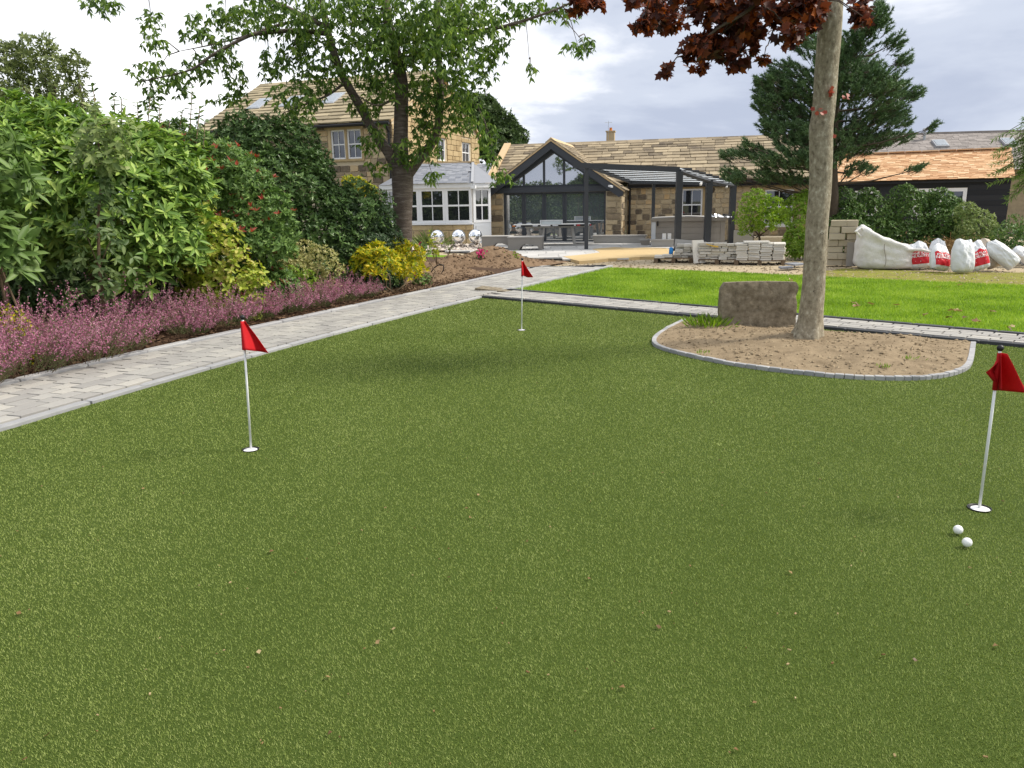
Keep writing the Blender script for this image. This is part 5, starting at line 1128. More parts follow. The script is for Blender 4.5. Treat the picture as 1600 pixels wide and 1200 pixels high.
# weeds in the tree bed
def tuft(name, label, c, n, h, mat, spread=.12, wd=.008, cat='plant', group=None):
    t = thing(name, label, cat, c, group=group); p = rng.normal(0, spread * .4, (n, 3)); p[:, 2] = 0
    d = unit(np.c_[p[:, :2] * 5 + rng.normal(0, .25, (n, 2)), np.ones(n)]); leaves('leaf_blades', t, mat, p, d, rvec(n), h * rng.uniform(.6, 1.1, n), wd, 'diamond', kindtag='stuff'); return t
tuft('weed_clump', 'green weed clump growing left of the stone slab', (2.38, 9.25, .06), 170, .17, 'leaf_lime', .28, .012)
for (q, l) in (((1098, 560), 'tiny weed near the left curve of the tree bed'), ((1380, 583), 'tiny bright weed near the front edge of the tree bed'), ((1420, 570), 'tiny weed right of the bright one in the tree bed'), ((1185, 535), 'tiny weed in front of the stone slab'), ((1305, 500), 'tiny weed on the kerb right of the maple trunk')):
    g_ = G(*q); tuft('tiny_weed', l, (g_[0], g_[1], .05), 22, .05, 'leaf_lime', .08, .008, group='tiny weeds in the tree bed')

# ------------------------------------------------------------------ soil mound, hose, sleeper, small plants
ys = np.linspace(12.6, 20.6, 130); ts = np.linspace(.10, 3.2, 56); Y, T_ = np.meshgrid(ys, ts, indexing='ij'); X = PL(np.minimum(Y, 18.6)) - T_ * .93 + np.maximum(0, Y - 18.6) * .6; YY = Y + T_ * .36
def gs_(x, y, s, h): return h * np.exp(-(((X - x) ** 2 + (YY - y) ** 2) / (2 * s * s)))
Z = .05 + gs_(-.5, 19.2, .45, .46) + gs_(-1.35, 18.5, .4, .30) + gs_(-2.4, 15.8, .6, .30) + gs_(-1.9, 17.3, .5, .2) + gs_(-1.2, 17.0, .45, .12) + gs_(-3, 14.2, .6, .16) + gs_(.2, 19.6, .4, .15) - gs_(-1.05, 17.75, .28, .42)
Z += (.035 * vn(X, YY, 8, 8, 4) + .02 * vn(X, YY, 9, 6, 14)) * np.minimum(1, T_ * 3); Z = np.maximum(Z, -.04) * np.minimum(1, np.maximum(0, (T_ - .05) * 5)) * np.clip((3.2 - T_) * 2, 0, 1)
n_, m_ = Y.shape; idx = np.arange(n_ * m_).reshape(n_, m_); F = np.stack([idx[:-1, :-1], idx[:-1, 1:], idx[1:, 1:], idx[1:, :-1]], -1).reshape(-1, 4)[:, ::-1]
mound = tag(link('soil_mound', mesh_np('soil_mound', np.stack([X, YY, Z], -1).reshape(-1, 3), F, 'soil', False)), 'heap of freshly dug brown soil with a dark hole beside the path', 'soil mound')
mb = MB(); k = rng.choice(n_ * m_, 2600, replace=False)
for i in k:
    z = float(Z.ravel()[i])
    if .06 < z: mb.rand().rock((float(X.ravel()[i]), float(YY.ravel()[i]), z), random.choice((.015, .02, .03, .045)), (1.1, 1, .8))
tag(mb.build('soil_clods', 'soil', None), 'loose soil clods scattered over the dug mound', 'soil', kind='stuff')
mb = MB(); c = Vector(G(716, 432)) + Vector((0, 0, .13)); mb.box((0, 0, 0), (.62, .16, .10), Matrix.Translation(c) @ Matrix.Rotation(-.35, 4, 'Z') @ Matrix.Rotation(.12, 4, 'Y')); tag(mb.build('timber_offcut', 'pale_wood'), 'short timber offcut lying on the soil mound', 'timber')
mb = MB(); c = Vector(G(680, 440)) + Vector((0, 0, .12))
pts = [c + Vector((-.75 + t * .9, .1 * math.sin(t * 4), .02)) for t in np.linspace(0, .6, 8)] + [c + Vector((.05 + .14 * math.cos(a), 0, .09 - .14 * math.sin(a - .6))) for a in np.linspace(2.6, 7.5, 14)]
mb.tube(pts, .012, 6); tag(mb.build('hose', 'hose', None, True), 'black hose looping out of the soil by the path', 'hose')
def small_plant(name, label, q, Y, h, mat, n, ln, wd, fl=None):
    b = P(q[0], q[1], Y); b[2] = max(.02, b[2]); t = thing(name, label, 'plant', b); mb = MB(); cl = []
    for k in range(5):
        e = np.array([random.gauss(0, h * .22), random.gauss(0, h * .2), h * random.uniform(.6, 1.05)]); m1 = e * .5 + rng.normal(0, .03, 3); mb.tube([(0, 0, 0), m1, e], [.007, .005, .002], 5)
        for s in np.linspace(.35, 1, n // 5): cl.append(e * s + rng.normal(0, .03, 3))
    mb.build('stem', 'twig', t, True); cl = np.array(cl); A = whorls(cl, unit(rng.normal(0, .5, cl.shape) + np.array([0, 0, .8])), 4, 1.2, ln, wd, 'oval', .3); leaves('foliage', t, mat, *A, kind='oval', kindtag='stuff')
    if fl:
        p = np.array([0, 0, h]) + rng.normal(0, .045, (40, 3)); leaves('flower', t, fl, p, rvec(40), rvec(40), .06, .05, 'oval')
small_plant('young_rose', 'spindly young shrub with yellowing leaves standing on the soil', (683, 415), 16.3, .66, 'leaf_yellowgreen', 45, .075, .04)
small_plant('pink_rose', 'small rose with one bright pink bloom behind the soil mound', (752, 412), 18.6, .26, 'leaf_photinia', 15, .05, .03, 'pink_flower')
small_plant('mound_seedling', 'small green seedling on top of the soil mound', (803, 412), 19.0, .3, 'leaf_lime', 20, .06, .03)
small_plant('thin_shrub', 'thin yellowish shrub in front of the mirror globes', (700, 400), 19.5, .5, 'leaf_olive', 30, .06, .03)
tuft('pebble_bed_grass', 'pale tufted grass beside the cherry trunk by the sunroom', (*G(672, 386)[:2], .04), 160, .7, 'leaf_pale', .5, .02)

# ------------------------------------------------------------------ mirror globes on the pebble bed
mb = MB()
for _ in range(1300):
    q_ = G(random.uniform(632, 765), random.uniform(384.5, 393)); mb.rand().rock((q_[0], q_[1], .05), random.uniform(.03, .08), (1.1, 1, .7))
tag(mb.build('pale_cobbles', 'cobble'), 'pale rounded cobbles spread in front of the sunroom', 'cobbles', kind='stuff')
for px_, l in ((684, 'left mirror globe partly behind a thin shrub'), (717, 'middle mirror globe in front of the sunroom'), (743, 'right mirror globe next to the sunroom door')):
    b = P(px_, 386, 27.6); b[2] = .03; t = thing('mirror_globe', l, 'garden globe', b, group='mirror globes'); part('globe', 'chrome', t, lambda m: m.ball((0, 0, .42), .245, 28, 18), True)
    bm_ = MB()
    for k in range(46):
        a = random.uniform(0, 6.28); rr_ = random.uniform(.1, .27); bm_.rand().rock((math.cos(a) * rr_, math.sin(a) * rr_, random.uniform(.03, .2 - rr_ * .2)), .06, (1, 1, .8))
    tag(bm_.build('pebble_base', 'cobble', t), kind='stuff')

# ------------------------------------------------------------------ patio furniture
def lounger(q, Y, w, l, label, rz):
    b = P(*q, Y); b[2] = .05; t = thing('lounger_base', label, 'lounger', b, rz, group='low grey loungers on the patio')
    pr_ = [(0, 0), (0, .40), (l, .40), (l, .0), (l * .93, .0), (l * .88, .12), (l * .70, .19), (l * .5, .19), (l * .38, .10), (l * .33, 0)]
    part('body', 'rattan', t, lambda m: m.prism([(x - l / 2, z) for x, z in pr_], -w / 2, w / 2, Matrix(((1, 0, 0, 0), (0, 1, 0, 0), (0, 0, 1, 0), (0, 0, 0, 1)))))
    part('top', 'taupe_light', t, lambda m: m.span(-l / 2 - .02, l / 2 + .02, -w / 2 - .02, w / 2 + .02, .403, .43))
    for x in (-l / 2 + .12, l / 2 - .12): part('foot', 'black_plastic', t, lambda m: m.span(x - .04, x + .04, -w / 2 + .05, w / 2 - .05, -.03, .0))
lounger((778, 391), 26.9, .7, 1.0, 'left low grey woven lounger on the patio', R(-8)); lounger((822, 391), 26.0, .75, 1.12, 'right low grey woven lounger with arched side on the patio', R(-8))
tt = thing('table_tennis_table', 'outdoor table tennis table with grey legs and black edge before the glass doors', 'table', (1.55, 28.5, .04), R(-3)); hl_ = 1.40
part('table_top', 'grey_metal', tt, lambda m: m.span(-hl_, hl_, -.76, .76, .735, .755)); part('edge', 'black_plastic', tt, lambda m: (m.span(-hl_ - .01, hl_ + .01, -.785, -.762, .70, .757), m.span(-hl_ - .01, hl_ + .01, .762, .785, .70, .757)))
tt_edge = tt.children[-1]
for (x0, x1, mt) in ((-1.40, -1.30, 'orange'), (-1.26, -1.10, 'white_plastic'), (-.68, -.50, 'pale_grey_paint'), (-.40, -.05, 'white_plastic'), (.02, .22, 'pale_grey_paint'), (.78, .84, 'white_plastic'), (.88, .99, 'red_print'), (1.28, 1.31, 'white_plastic'), (1.34, 1.38, 'red_print')): part('edge_mark', mt, tt_edge, lambda m: m.span(x0, x1, -.789, -.7855, .708, .75))
part('net', 'sack', tt, lambda m: (m.span(-.42, -.38, -.70, -.66, .757, .92), m.span(.34, .38, -.70, -.66, .757, .92), m.span(-.37, .33, -.69, -.67, .88, .92)) and m); part('net_mesh', 'roof_glass', tt, lambda m: m.span(-.37, .33, -.685, -.675, .765, .875))
def tleg(m, x, y):
    m.bar((x - .20, y, .70), (x - .10, y, .03), .09, .07, (0, 1, 0)); m.bar((x + .40, y, .70), (x + .33, y, .03), .07, .07, (0, 1, 0)); m.bar((x - .12, y, .03), (x + .35, y, .03), .05, .05)
for x in (-.68, .92):
    for y in (-.5, .5): part('leg', 'taupe_light', tt, lambda m: tleg(m, x, y))
part('rail', 'taupe_light', tt, lambda m: m.span(-.95, 1.3, -.55, -.45, .64, .698))
for x in (-.72, 1.2): part('wheel', 'black_plastic', tt, lambda m: m.tube([(x, -.5, .0), (x + .06, -.5, .0)], .04, 10))
def planter(name, label, q, Y, l, d_, h, mat='taupe_light', rz=R(-15), cat='bench'):
    b = P(*q, Y); b[2] = .05; t = thing(name, label, cat, b, rz); part('body', mat, t, lambda m: m.prism([(-l / 2 + .05, 0), (l / 2 - .05, 0), (l / 2, h - .05), (-l / 2, h - .05)], -d_ / 2, d_ / 2)); part('lid', 'taupe_light', t, lambda m: m.span(-l / 2 - .02, l / 2 + .02, -d_ / 2 - .02, d_ / 2 + .02, h - .047, h)); return t
planter('low_bench', 'long low grey bench against the stone wall under the pergola', (968, 382), 29.3, 1.95, .5, .28)
tub = thing('hot_tub', 'taupe panelled hot tub with folding cover under the pergola', 'hot tub', (6.35, 27.9, .05), R(-12)); tw, td, th_ = 1.22, 1.1, .80
part('shell', 'taupe', tub, lambda m: m.span(-tw + .03, tw - .03, -td + .03, td - .03, 0, th_))
for k in range(4): part('panel_board', 'taupe', tub, lambda m: m.span(-tw + .14, tw - .14, -td, -td + .028, k * .2 + .004, k * .2 + .196)); part('panel_board', 'taupe', tub, lambda m: m.span(tw - .028, tw, -td + .14, td - .14, k * .2 + .004, k * .2 + .196))
for x in (-tw + .06, tw - .06): part('corner_post', 'pale_grey_paint' if x < 0 else 'taupe', tub, lambda m: m.span(x - .075, x + .075, -td - .012, -td + .10, 0, th_))
part('cover', 'taupe', tub, lambda m: m.prism([(-tw - .04, th_ + .005), (tw + .04, th_ + .005), (tw + .04, th_ + .10), (0, th_ + .15), (-tw - .04, th_ + .10)], -td - .05, td + .05)); part('cover_band', 'taupe_light', tub, lambda m: m.prism([(-tw - .03, th_ + .104), (0, th_ + .154), (tw + .03, th_ + .104), (tw + .03, th_ + .12), (0, th_ + .17), (-tw - .03, th_ + .12)], -td - .02, td))
for x in (-tw + .2, .75): part('strap', 'black_plastic', tub, lambda m: m.span(x - .025, x + .025, -td - .06, -td - .052, th_ - .15, th_ + .02))
part('cover_lifter', 'black_plastic', tub, lambda m: m.tube([(tw - .1, -td - .1, th_ + .22), (tw + .15, -td - .1, th_ + .18), (tw + .18, -td - .1, th_ - .1)], .03, 8)); part('folded_foil', 'chrome', tub, lambda m: [m.rand().rock((tw - .15 + random.uniform(-.25, .22), -td + .15, th_ + .13), .14, (1.2, .6, .7)) for _ in range(9)])
planter('tub_step', 'pale boxed step in front of the hot tub', (1035, 388), 26.3, .78, .4, .24, 'taupe_light', R(-12), 'step'); planter('small_planter', 'small taupe block between bench and hot tub', (1008, 384), 27.6, .35, .4, .2, 'taupe', R(-12), 'block')
for px_, l in ((1037.5, 'left white tin on the step by the hot tub'), (1045.5, 'right white tin with a red mark on the step')):
    b = P(px_, 377, 26.3); mb = MB(); mb.span(-.055, .055, -.05, .05, 0, .19); o = mb.build('tin', 'white_plastic'); o.location = (b[0], b[1], .29); tag(o, l, 'tin', 'white tins on the step')

# ------------------------------------------------------------------ building materials on the gravel
def pallet(c, w, d_, rz, label):
    t = thing('pallet', label, 'pallet', c, rz, group='pallets under the slabs')
    for k in range(5): part('board', 'wood', t, lambda m: m.span(-w / 2, w / 2, -d_ / 2 + k * d_ / 5 + .01, -d_ / 2 + (k + 1) * d_ / 5 - .03, .10, .125))
    for k in range(3): part('bearer', 'wood', t, lambda m: m.span(-w / 2 + k * (w - .1) / 2, -w / 2 + k * (w - .1) / 2 + .1, -d_ / 2, d_ / 2, 0, .097))
    return Matrix.Translation(c) @ Matrix.Rotation(rz, 4, 'Z')
def slab_thing(T, label, group, mat='stacked_slab', name='paving_stone', cat='paving stone'):
    o = piece(name, T, mat, None, .04, .012); return tag(o, label, cat, group)
ORD = ['first', 'second', 'third', 'fourth', 'fifth', 'sixth', 'seventh', 'eighth', 'ninth', 'tenth']
g_ = (G(1157, 413) + G(1229, 413)) / 2; T = pallet((g_[0] + .05, g_[1] + .45, -.02), 1.2, .8, R(-18), 'wooden pallet under the tall neat slab stack')
for col in range(4):
    z = .11; hmax = .55 + .03 * col * 0
    for lv in range(8):
        h = random.uniform(.045, .06)
        slab_thing(T @ TRS((-.43 + col * .285 + random.uniform(-.02, .02), random.uniform(-.02, .02), z + h / 2), (.275, .78, h - .004), Vector((1, .05 * random.uniform(-1, 1), 0)).normalized()), ORD[lv] + ' pale slab from the ground in the ' + ('leftmost', 'second', 'third', 'rightmost')[col] + ' column of the tall neat stack', 'slabs of the tall neat stack')
        z += h
slab_thing(T @ TRS((-.1, -.15, z + .03), (.6, .4, .04), Vector((1, .15, 0)).normalized()), 'large pale slab lying across the top of the tall stack', None)
g_ = (G(1100, 411) + G(1154, 412)) / 2; T = pallet((g_[0] + .02, g_[1] + .4, -.02), 1.05, .8, R(-18), 'wooden pallet under the untidy middle slab pile')
z = .11
for lv in range(6):
    x = -.48 + random.uniform(-.02, .04); ns_ = 0
    while x < .42:
        w = random.uniform(.16, .34); h = random.uniform(.05, .075)
        slab_thing(T @ TRS((x + w / 2, -.18 + random.uniform(-.05, .05), z + h / 2), (w - .01, .38, h), Vector((1, .12 * random.uniform(-1, 1), .03 * random.uniform(-1, 1))).normalized()), ORD[ns_] + ' grey stone from the left in the ' + ORD[lv] + ' layer up of the untidy middle pile', 'stones of the untidy middle pile', name='walling_stone'); x += w; ns_ += 1
    z += .068
g_ = (G(1035, 408) + G(1085, 411)) / 2; T = pallet((g_[0], g_[1] + .45, -.02), 1.0, .8, R(-16), 'broken wooden pallet at the left end of the materials')
z = .11
for lv in range(5):
    x = -.02 + .02 * lv; ns_ = 0
    while x < .45:
        w = random.uniform(.14, .24); h = random.uniform(.055, .08); slab_thing(T @ TRS((x + w / 2, -.08 + random.uniform(-.08, .08), z + h / 2), (w, .34, h), Vector((1, .2 * random.uniform(-1, 1), 0)).normalized()), ORD[ns_] + ' rough stone from the left in the ' + ORD[lv] + ' layer up on the left pallet', 'stones on the left pallet', name='walling_stone'); x += w; ns_ += 1
    z += .072
for x, z_, l in ((-.36, .15, 'flat pale stone at the left end of the left pallet'), (-.16, .17, 'bowl-shaped pale stone in front on the left pallet')): slab_thing(T @ TRS((x, -.25, z_), (.26, .3, .07)), l, None, name='walling_stone')
b = T @ Vector((-.08, -.2, .215)); mb = MB(); mb.lathe([(0, 0), (.055, 0), (.058, .05), (.05, .15), (.03, .17), (0, .17)], 14); o = mb.build('blue_tub', 'blue_plastic', None, True); o.location = b; tag(o, 'bright blue plastic pot on the left stone pile', 'pot')
def leaning(name, label, q0, q1, Y, h, th, lean, mat, cat):
    a, b = P(*q0, Y), P(*q1, Y); w = abs(b[0] - a[0]); c = (a + b) / 2; mb = MB(); mb.box((0, 0, h / 2), (w, th, h)); o = mb.build(name, mat); o.location = (c[0], c[1], 0); o.rotation_euler = lean; return tag(o, label, cat)
leaning('leaning_slab', 'tall pale slab leaning upright between the stone piles', (1083, 410), (1103, 410), 19.6, .58, .04, (R(-12), 0, R(20)), 'stacked_slab', 'slab')
leaning('grey_plank', 'long grey plank resting behind the left stone pile', (1054, 392), (1102, 392), 20.6, .2, .05, (R(-8), R(6), R(-8)), 'taupe_light', 'plank')
bpl = [o for o in C.objects if o.name == 'grey_plank'][0]; bpl.location.z = .32
leaning('pale_board', 'square pale board standing against the barn behind the stacks', (1146, 390), (1175, 390), 25.5, .58, .05, (R(-8), 0, R(-12)), 'taupe_light', 'board')
leaning('stone_trough', 'low pale stone trough under the barn window', (1178, 392), (1224, 392), 26.5, .30, .4, (0, 0, R(-15)), 'concrete_block', 'trough')
mb = MB(); c = Vector(P(1112, 384, 19.4)); mb.bar(c, c + Vector((.16, 0, -.03)), .05, .03); mb.bar(c + Vector((-.14, 0, .05)), c, .03, .02); tag(mb.build('trowel', 'yellow_plastic'), 'yellow handled tool lying on the middle stone pile', 'tool')
for k, (q, l) in enumerate((((1228, 420), 'left broken slate on the gravel by the maple trunk'), ((1238, 416), 'upper broken slate on the gravel by the maple trunk'), ((1245, 419), 'right broken slate on the gravel by the maple trunk'))):
    g_ = G(*q); slab_thing(TRS((g_[0], g_[1], .03 + .03 * k), (.28, .3, .04), Vector((1, .3 * (k - 1), .1)).normalized()), l, 'broken slates', 'grey_slate', 'broken_slate', 'slate')
# concrete blocks
bl0 = Vector(G(1300, 416)); T = Matrix.Translation((bl0.x - .02, bl0.y + .25, -.01)) @ Matrix.Rotation(R(-20), 4, 'Z')
for lv in range(7):
    z = .01 + lv * .15
    for k, (x, w) in enumerate(((.10, .22), (.40, .36)) if lv % 2 else ((.16, .34), (.47, .24))):
        x += random.uniform(-.015, .015) + (.03 if lv > 3 else 0)
        slab_thing(T @ TRS((x, .12 + random.uniform(-.03, .03), z + .07), (w, .3, .142), Vector((1, .06 * random.uniform(-1, 1), 0)).normalized()), ('left' if k == 0 else 'right') + ' buff concrete block in the ' + ORD[lv] + ' course up beside the large white bag', 'buff concrete blocks', 'concrete_block', 'concrete_block', 'block')
leaning('leaning_board', 'dark grey board leaning on the concrete blocks', (1322, 416), (1336, 416), 17.9, .55, .04, (R(-8), 0, R(-20)), 'taupe', 'board')

# ------------------------------------------------------------------ bags
TXT = {}
def text_mesh(s):
    if s in TXT: return TXT[s]
    cu = bpy.data.curves.new('lettering', 'FONT'); cu.body = s; cu.align_x = 'CENTER'; cu.resolution_u = 2; cu.size = 1; cu.offset = .02
    o = bpy.data.objects.new('lettering', cu); C.objects.link(o); dg = bpy.context.evaluated_depsgraph_get(); me = bpy.data.meshes.new_from_object(o.evaluated_get(dg)); bpy.data.objects.remove(o)
    vs_ = np.array([v.co[:] for v in me.vertices]); fs_ = [tuple(p.vertices) for p in me.polygons]; TXT[s] = (vs_, fs_); return TXT[s]
def bag(label, qb, Y, w, h, d_, rot, mat='sack', printed=False, seed=0, group=None, name='filled_sack'):
    b = P(*qb, Y); t = thing(name, label, 'bag', (b[0], b[1], 0.0), group=group); T = Matrix.Translation((0, 0, .0)) @ Matrix.Rotation(rot[2], 4, 'Z') @ Matrix.Rotation(rot[1], 4, 'Y') @ Matrix.Rotation(rot[0], 4, 'X')
    def Sf(u, v, s, off=0.0):
        a = w / 2 * (.90 + .10 * math.sin(math.pi * min(1, v * 1.1))) * (1 - .16 * max(0, v - .72) / .28); e = max(.02, math.sin(math.pi * min(1, max(0, v)) ** .62)) ** .55
        x = a * u; yb = d_ / 2 * e * max(0, 1 - abs(u) ** 2.6) ** .5
        wr = .020 * float(vn(np.array(u * 3 + seed * 7.3 + s), np.array(v * 5), 31, 6, 1.6)) + .010 * abs(math.sin(u * 6 * (1 + v) + seed + 3 * v)) * (abs(v - .45) * 2) ** 1.5; y = -s * (yb + wr * (1 - abs(u) ** 4) + off)
        z = h * v * (1 - .05 * u * u * v) + (.022 * math.sin(u * 4 + seed) * max(0, v - .8) * 5) + (.03 * (abs(u) ** 3) * (1 - v) ** 6)
        return T @ Vector((x, y, z))
    nu, nv = 26, 24; mb = MB()
    for s in (1, -1):
        V = [Sf(-1 + 2 * i / nu, j / nv, s) for j in range(nv + 1) for i in range(nu + 1)]; Fq = [(j * (nu + 1) + i, j * (nu + 1) + i + 1, (j + 1) * (nu + 1) + i + 1, (j + 1) * (nu + 1) + i) for j in range(nv) for i in range(nu)]
        mb.add(V, Fq if s > 0 else [f[::-1] for f in Fq])
    body = mb.build('body', mat, t, True)
    zmin = min(v.co.z for v in body.data.vertices); t.location.z = -zmin + .0
    if printed:
        v0, v1 = .13, .66; mb = MB(); n1, n2 = 14, 12
        mb.add([Sf(-.86 + 1.72 * i / n1, v0 + (v1 - v0) * j / n2 + (.04 * math.sin(i * .9) * (j == n2)), 1, .006) for j in range(n2 + 1) for i in range(n1 + 1)], [(j * (n1 + 1) + i, j * (n1 + 1) + i + 1, (j + 1) * (n1 + 1) + i + 1, (j + 1) * (n1 + 1) + i) for j in range(n2) for i in range(n1)])
        pn = mb.build('red_print', 'red_print', t, True)
        for s_, vv_, sz in (('PINE PLAY', .50, .068 * w / .42), ('NUGGETS', .39, .078 * w / .42)):
            vs_, fs_ = text_mesh(s_); mb = MB(); mb.add([Sf(p[0] * sz / (w / 2), vv_ + p[1] * sz / h, 1, .011) for p in vs_], fs_); mb.build('lettering', 'white_plastic', pn)
    return t
bag('red and white bark sack leaning beside the large white bag', (1438, 415), 17.0, .42, .58, .26, (R(-14), R(-6), R(-12)), printed=True, seed=1, group='red printed bark sacks')
bag('narrow red and white sack mostly hidden by the large white bag', (1420, 412), 17.3, .30, .50, .24, (R(-10), R(4), R(10)), printed=True, seed=6, group='red printed bark sacks')
bag('tall pale blue-white sack standing behind the red sacks', (1464, 408), 17.2, .38, .62, .26, (R(-8), R(2), R(-4)), seed=2)
bag('centre red and white bark sack in front, lettering uppermost', (1468, 425), 16.3, .46, .56, .28, (R(-18), R(10), R(14)), printed=True, seed=3, group='red printed bark sacks')
bag('plain white sack standing foremost between two red sacks', (1503, 430), 15.9, .47, .68, .32, (R(-10), R(1), 0), seed=4)
bag('red and white bark sack right of the plain white sack', (1533, 427), 16.2, .40, .62, .28, (R(-16), R(-16), R(-10)), printed=True, seed=5, group='red printed bark sacks')
bag('cream sack slumped against the right-hand white sack', (1556, 424), 16.5, .36, .66, .3, (R(-14), R(-28), R(-10)), 'cream_sack', seed=7)
bag('white sack lying slumped at the right end of the row', (1585, 427), 16.2, .36, .72, .3, (R(-10), R(-48), R(-8)), seed=8)
bag('small white and red sack back by the weeds', (1572, 376), 18.2, .34, .42, .2, (R(-30), R(20), R(20)), seed=9, printed=False)
bag('crumpled pale bag behind the right-hand sacks', (1592, 402), 17.2, .5, .3, .3, (R(-20), R(40), 0), 'sack', seed=10)
# big woven builder's bag
wb = thing('builders_bag', "large white woven builder's bag slumped beside the concrete blocks", 'bag', (*P(1380, 417, 17.5)[:2], 0), R(-12)); V, F = [], []; nt_ = 44
prof = [(.90, 0), (1.0, .04), (1.05, .12), (1.06, .2), (1.04, .28), (1.06, .38), (1.02, .48), (1.03, .6), (.97, .7), (.98, .82), (1.04, .92), (.98, 1.02), (.86, 1.06), (.72, .98), (.6, 1.02), (.45, .96), (.3, 1.0), (.02, .98)]
for j, (rr_, zz_) in enumerate(prof):
    for k in range(nt_):
        a = 2 * math.pi * k / nt_; ca, sa = math.cos(a), math.sin(a); e = (abs(ca) ** 3.2 + abs(sa) ** 3.2) ** (-1 / 3.2)
        x, y = ca * e * rr_ * .60, sa * e * rr_ * .48; hh = .60 - .22 * (x / .66) + (.12 * math.exp(-((x + .45) / .22) ** 2))
        wr = .030 * float(vn(np.array(a * 3.2), np.array(zz_ * 9), 41, 7, 1.7)) + .030 * abs(math.sin(a * 8 + 5 * zz_)) * (zz_ > .5) - .02 * abs(math.sin(a * 5 + zz_ * 14)); V.append((x * (1 + wr) + (.05 * max(0, zz_ - .8) * (1 if x > .3 else 0)) * 3, y * (1 + wr * 1.5), zz_ * hh + wr * .9 * (zz_ > .3) + (.03 * math.sin(a * 5 + zz_ * 9) * (zz_ > .9))))
F = [(j * nt_ + k, j * nt_ + (k + 1) % nt_, (j + 1) * nt_ + (k + 1) % nt_, (j + 1) * nt_ + k) for j in range(len(prof) - 1) for k in range(nt_)]
mb = MB(); mb.add(V, F); o = mb.build('body', 'woven_bag', wb, True); ss = o.modifiers.new('smooth', 'SUBSURF'); ss.levels = 1; ss.render_levels = 1
part('seam', 'taupe', wb, lambda m: m.tube([(-.12 + .03 * math.sin(z * 9), -.545 - .01 * math.sin(z * 12), z) for z in np.linspace(.06, .55, 12)], .009, 6))
part('lifting_strap', 'woven_bag', wb, lambda m: m.tube([(.35, -.45, .42), (.62, -.55, .42), (.85, -.58, .36), (.80, -.5, .30)], [.03, .035, .03, .02], 6)); part('lifting_strap', 'woven_bag', wb, lambda m: m.tube([(-.6, -.3, .7), (-.72, -.35, .82), (-.6, -.3, .9), (-.5, -.2, .78)], [.03, .03, .03, .02], 6))
mb = MB(); c = Vector(G(1430, 419)); mb.bar(c + Vector((-.35, .05, .03)), c + Vector((.4, -.05, .05)), .09, .05); tag(mb.build('timber_batten', 'pale_wood'), 'pale timber batten on the ground before the bags', 'timber')
# dry cuttings
dp = thing('cuttings_heap', 'heap of dry brown twigs and cuttings behind the bags', 'twig pile', (*P(1480, 395, 18.8)[:2], 0)); mb = MB()
for k in range(420):
    a = random.uniform(0, 6.28); rr_ = abs(random.gauss(0, .5)); c = np.array([math.cos(a) * rr_ * 1.4, math.sin(a) * rr_ * .7, max(0, .52 - rr_ * .35) * random.random() + .03]); d_ = unit(rng.normal(0, 1, 3) * np.array([1, 1, .45])) * random.uniform(.12, .32)
    mb.rand().tube([c - d_, c + rng.normal(0, .03, 3), c + d_], [.006, .005, .002], 3, cap=False)
tag(mb.build('twigs', 'dry_twig', dp), kind='stuff'); n = 1500; c = rng.normal(0, 1, (n, 3)) * np.array([.6, .35, .16]) + np.array([0, 0, .18]); c[:, 2] = np.abs(c[:, 2]); leaves('dry_leaves', dp, 'dry_leaf', c, rvec(n), rvec(n), .07, .03, 'diamond', kindtag='stuff')

# ------------------------------------------------------------------ fallen leaves and litter
def fallen(qs, label, group, size, z, mat='dry_leaf', kind='maple'):
    for q in qs:
        g_ = G(*q); tv, tf = LEAF[kind]; V = tv * np.array([size, size, size * 1.2]) * random.uniform(.7, 1.2) - np.array([size / 2, 0, 0]); V[:, 2] += .2 * size * np.sin(V[:, 0] / size * 4 + random.random() * 6)
        o = link('fallen_leaf', mesh_np('fallen_leaf', V, tf, mat, rnd=np.full(len(V), random.random()))); o.location = (g_[0], g_[1], z); o.rotation_euler = (random.uniform(-.4, .4), random.uniform(-.4, .4), random.uniform(0, 6)); tag(o, label, 'leaf', group)
fallen([(1330, 476), (1340, 481), (1338, 482), (1400, 481), (1484, 502), (1505, 502), (1525, 507), (1487, 490), (1497, 489), (1550, 492), (1577, 517), (1444, 498), (1360, 479), (1466, 451), (1498, 449), (1574, 519), (1235, 441)], 'brown fallen maple leaf lying on the bright lawn', 'fallen leaves on the lawn', .10, .05)
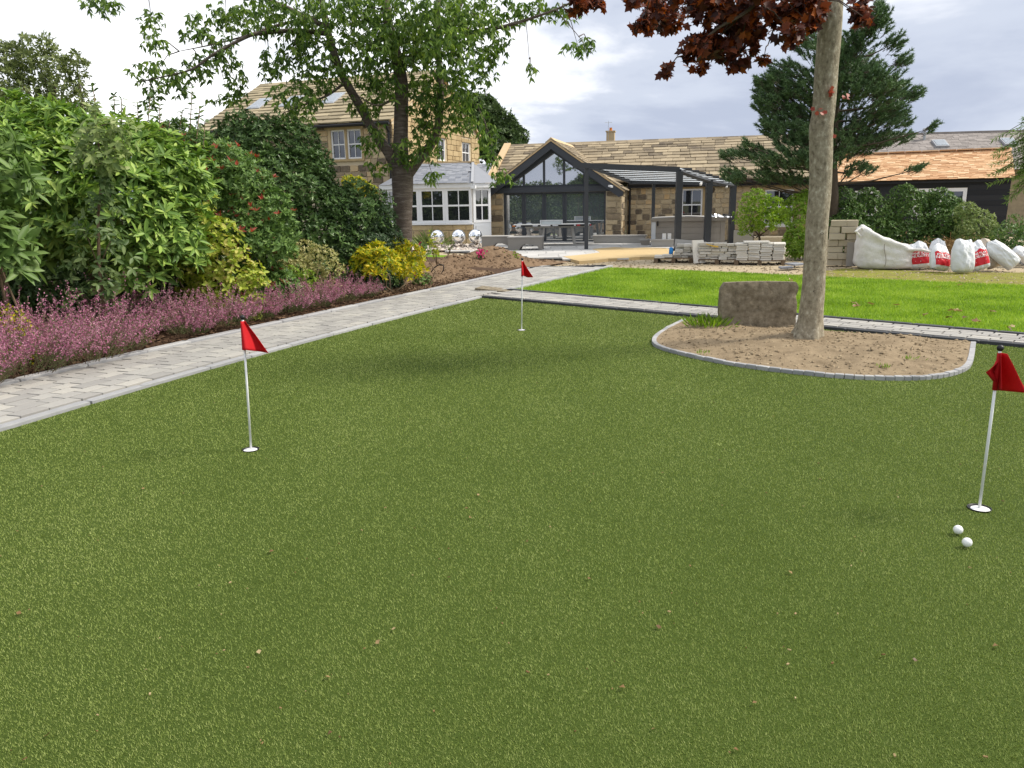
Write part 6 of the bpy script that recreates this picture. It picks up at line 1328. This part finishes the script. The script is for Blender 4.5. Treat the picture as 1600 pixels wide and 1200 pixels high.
fallen([(425, 865), (224, 766), (747, 776), (530, 699), (615, 987), (590, 1008), (513, 1062), (972, 1079), (1029, 984), (1020, 1144), (1235, 898), (75, 1153), (405, 1023), (515, 1152), (1556, 1014), (735, 812), (602, 797), (30, 962), (920, 907), (823, 850), (700, 906), (1150, 1175), (1180, 1103), (1430, 1036)], 'small dry leaf fragment lying on the putting green', 'dry leaf fragments on the green', .02, .014, kind='lance')
mb = MB()
for k in range(420):
    y = 1.6 + 10 * random.random() ** 1.6; x = random.uniform(-.8 * y - .3, .8 * y + .3)
    if in_green(np.array([x]), np.array([y]))[0]:
        s_ = random.choice((.002, .003, .003, .004, .006)); mb.rand().box((0, 0, 0), (s_ * 2, s_, .003), Matrix.Translation((x, y, .014)) @ Matrix.Rotation(random.uniform(0, 6), 4, 'Z') @ Matrix.Rotation(random.uniform(-.5, .5), 4, 'X'))
tag(mb.build('turf_litter', 'dry_leaf'), 'tiny pale leaf crumbs and seeds scattered over the putting green', 'litter', kind='stuff')
mb = MB()
for k in range(5000):
    x, y = random.uniform(0, 14), random.uniform(12.5, 24)
    if pip(np.array([x]), np.array([y]), gravel_poly)[0] and not pip(np.array([x]), np.array([y]), lawn_poly)[0]: mb.rand().rock((x, y, -.02), random.choice((.012, .02, .03)), (1.2, 1, .7))
tag(mb.build('gravel_stones', 'gravel'), 'loose pale gravel stones on the yard beyond the lawn', 'gravel', kind='stuff')
tp_ = rng.uniform(0, 1, (2600, 2)); x = 6 + tp_[:, 0] * 12; y = 10.5 + tp_[:, 1] * 6.5; k = pip(x, y, np.array([(6.0, 16.3), (7.2, 15.0), (8.94, 13.5), (13, 10.4), (22, 10), (22, 15.2), (12, 15.6), (9.4, 16.2), (7.6, 17.6)])); p = np.c_[x, y, np.full(len(x), -.02)][k]
tag(leaves('verge_moss', None, 'leaf_yellowgreen', p, rvec(len(p)) + np.array([0, 0, 1.2]), rvec(len(p)), .05, .012, 'diamond'), 'sparse yellowish moss and grass on the verge before the bags', 'moss', kind='stuff')
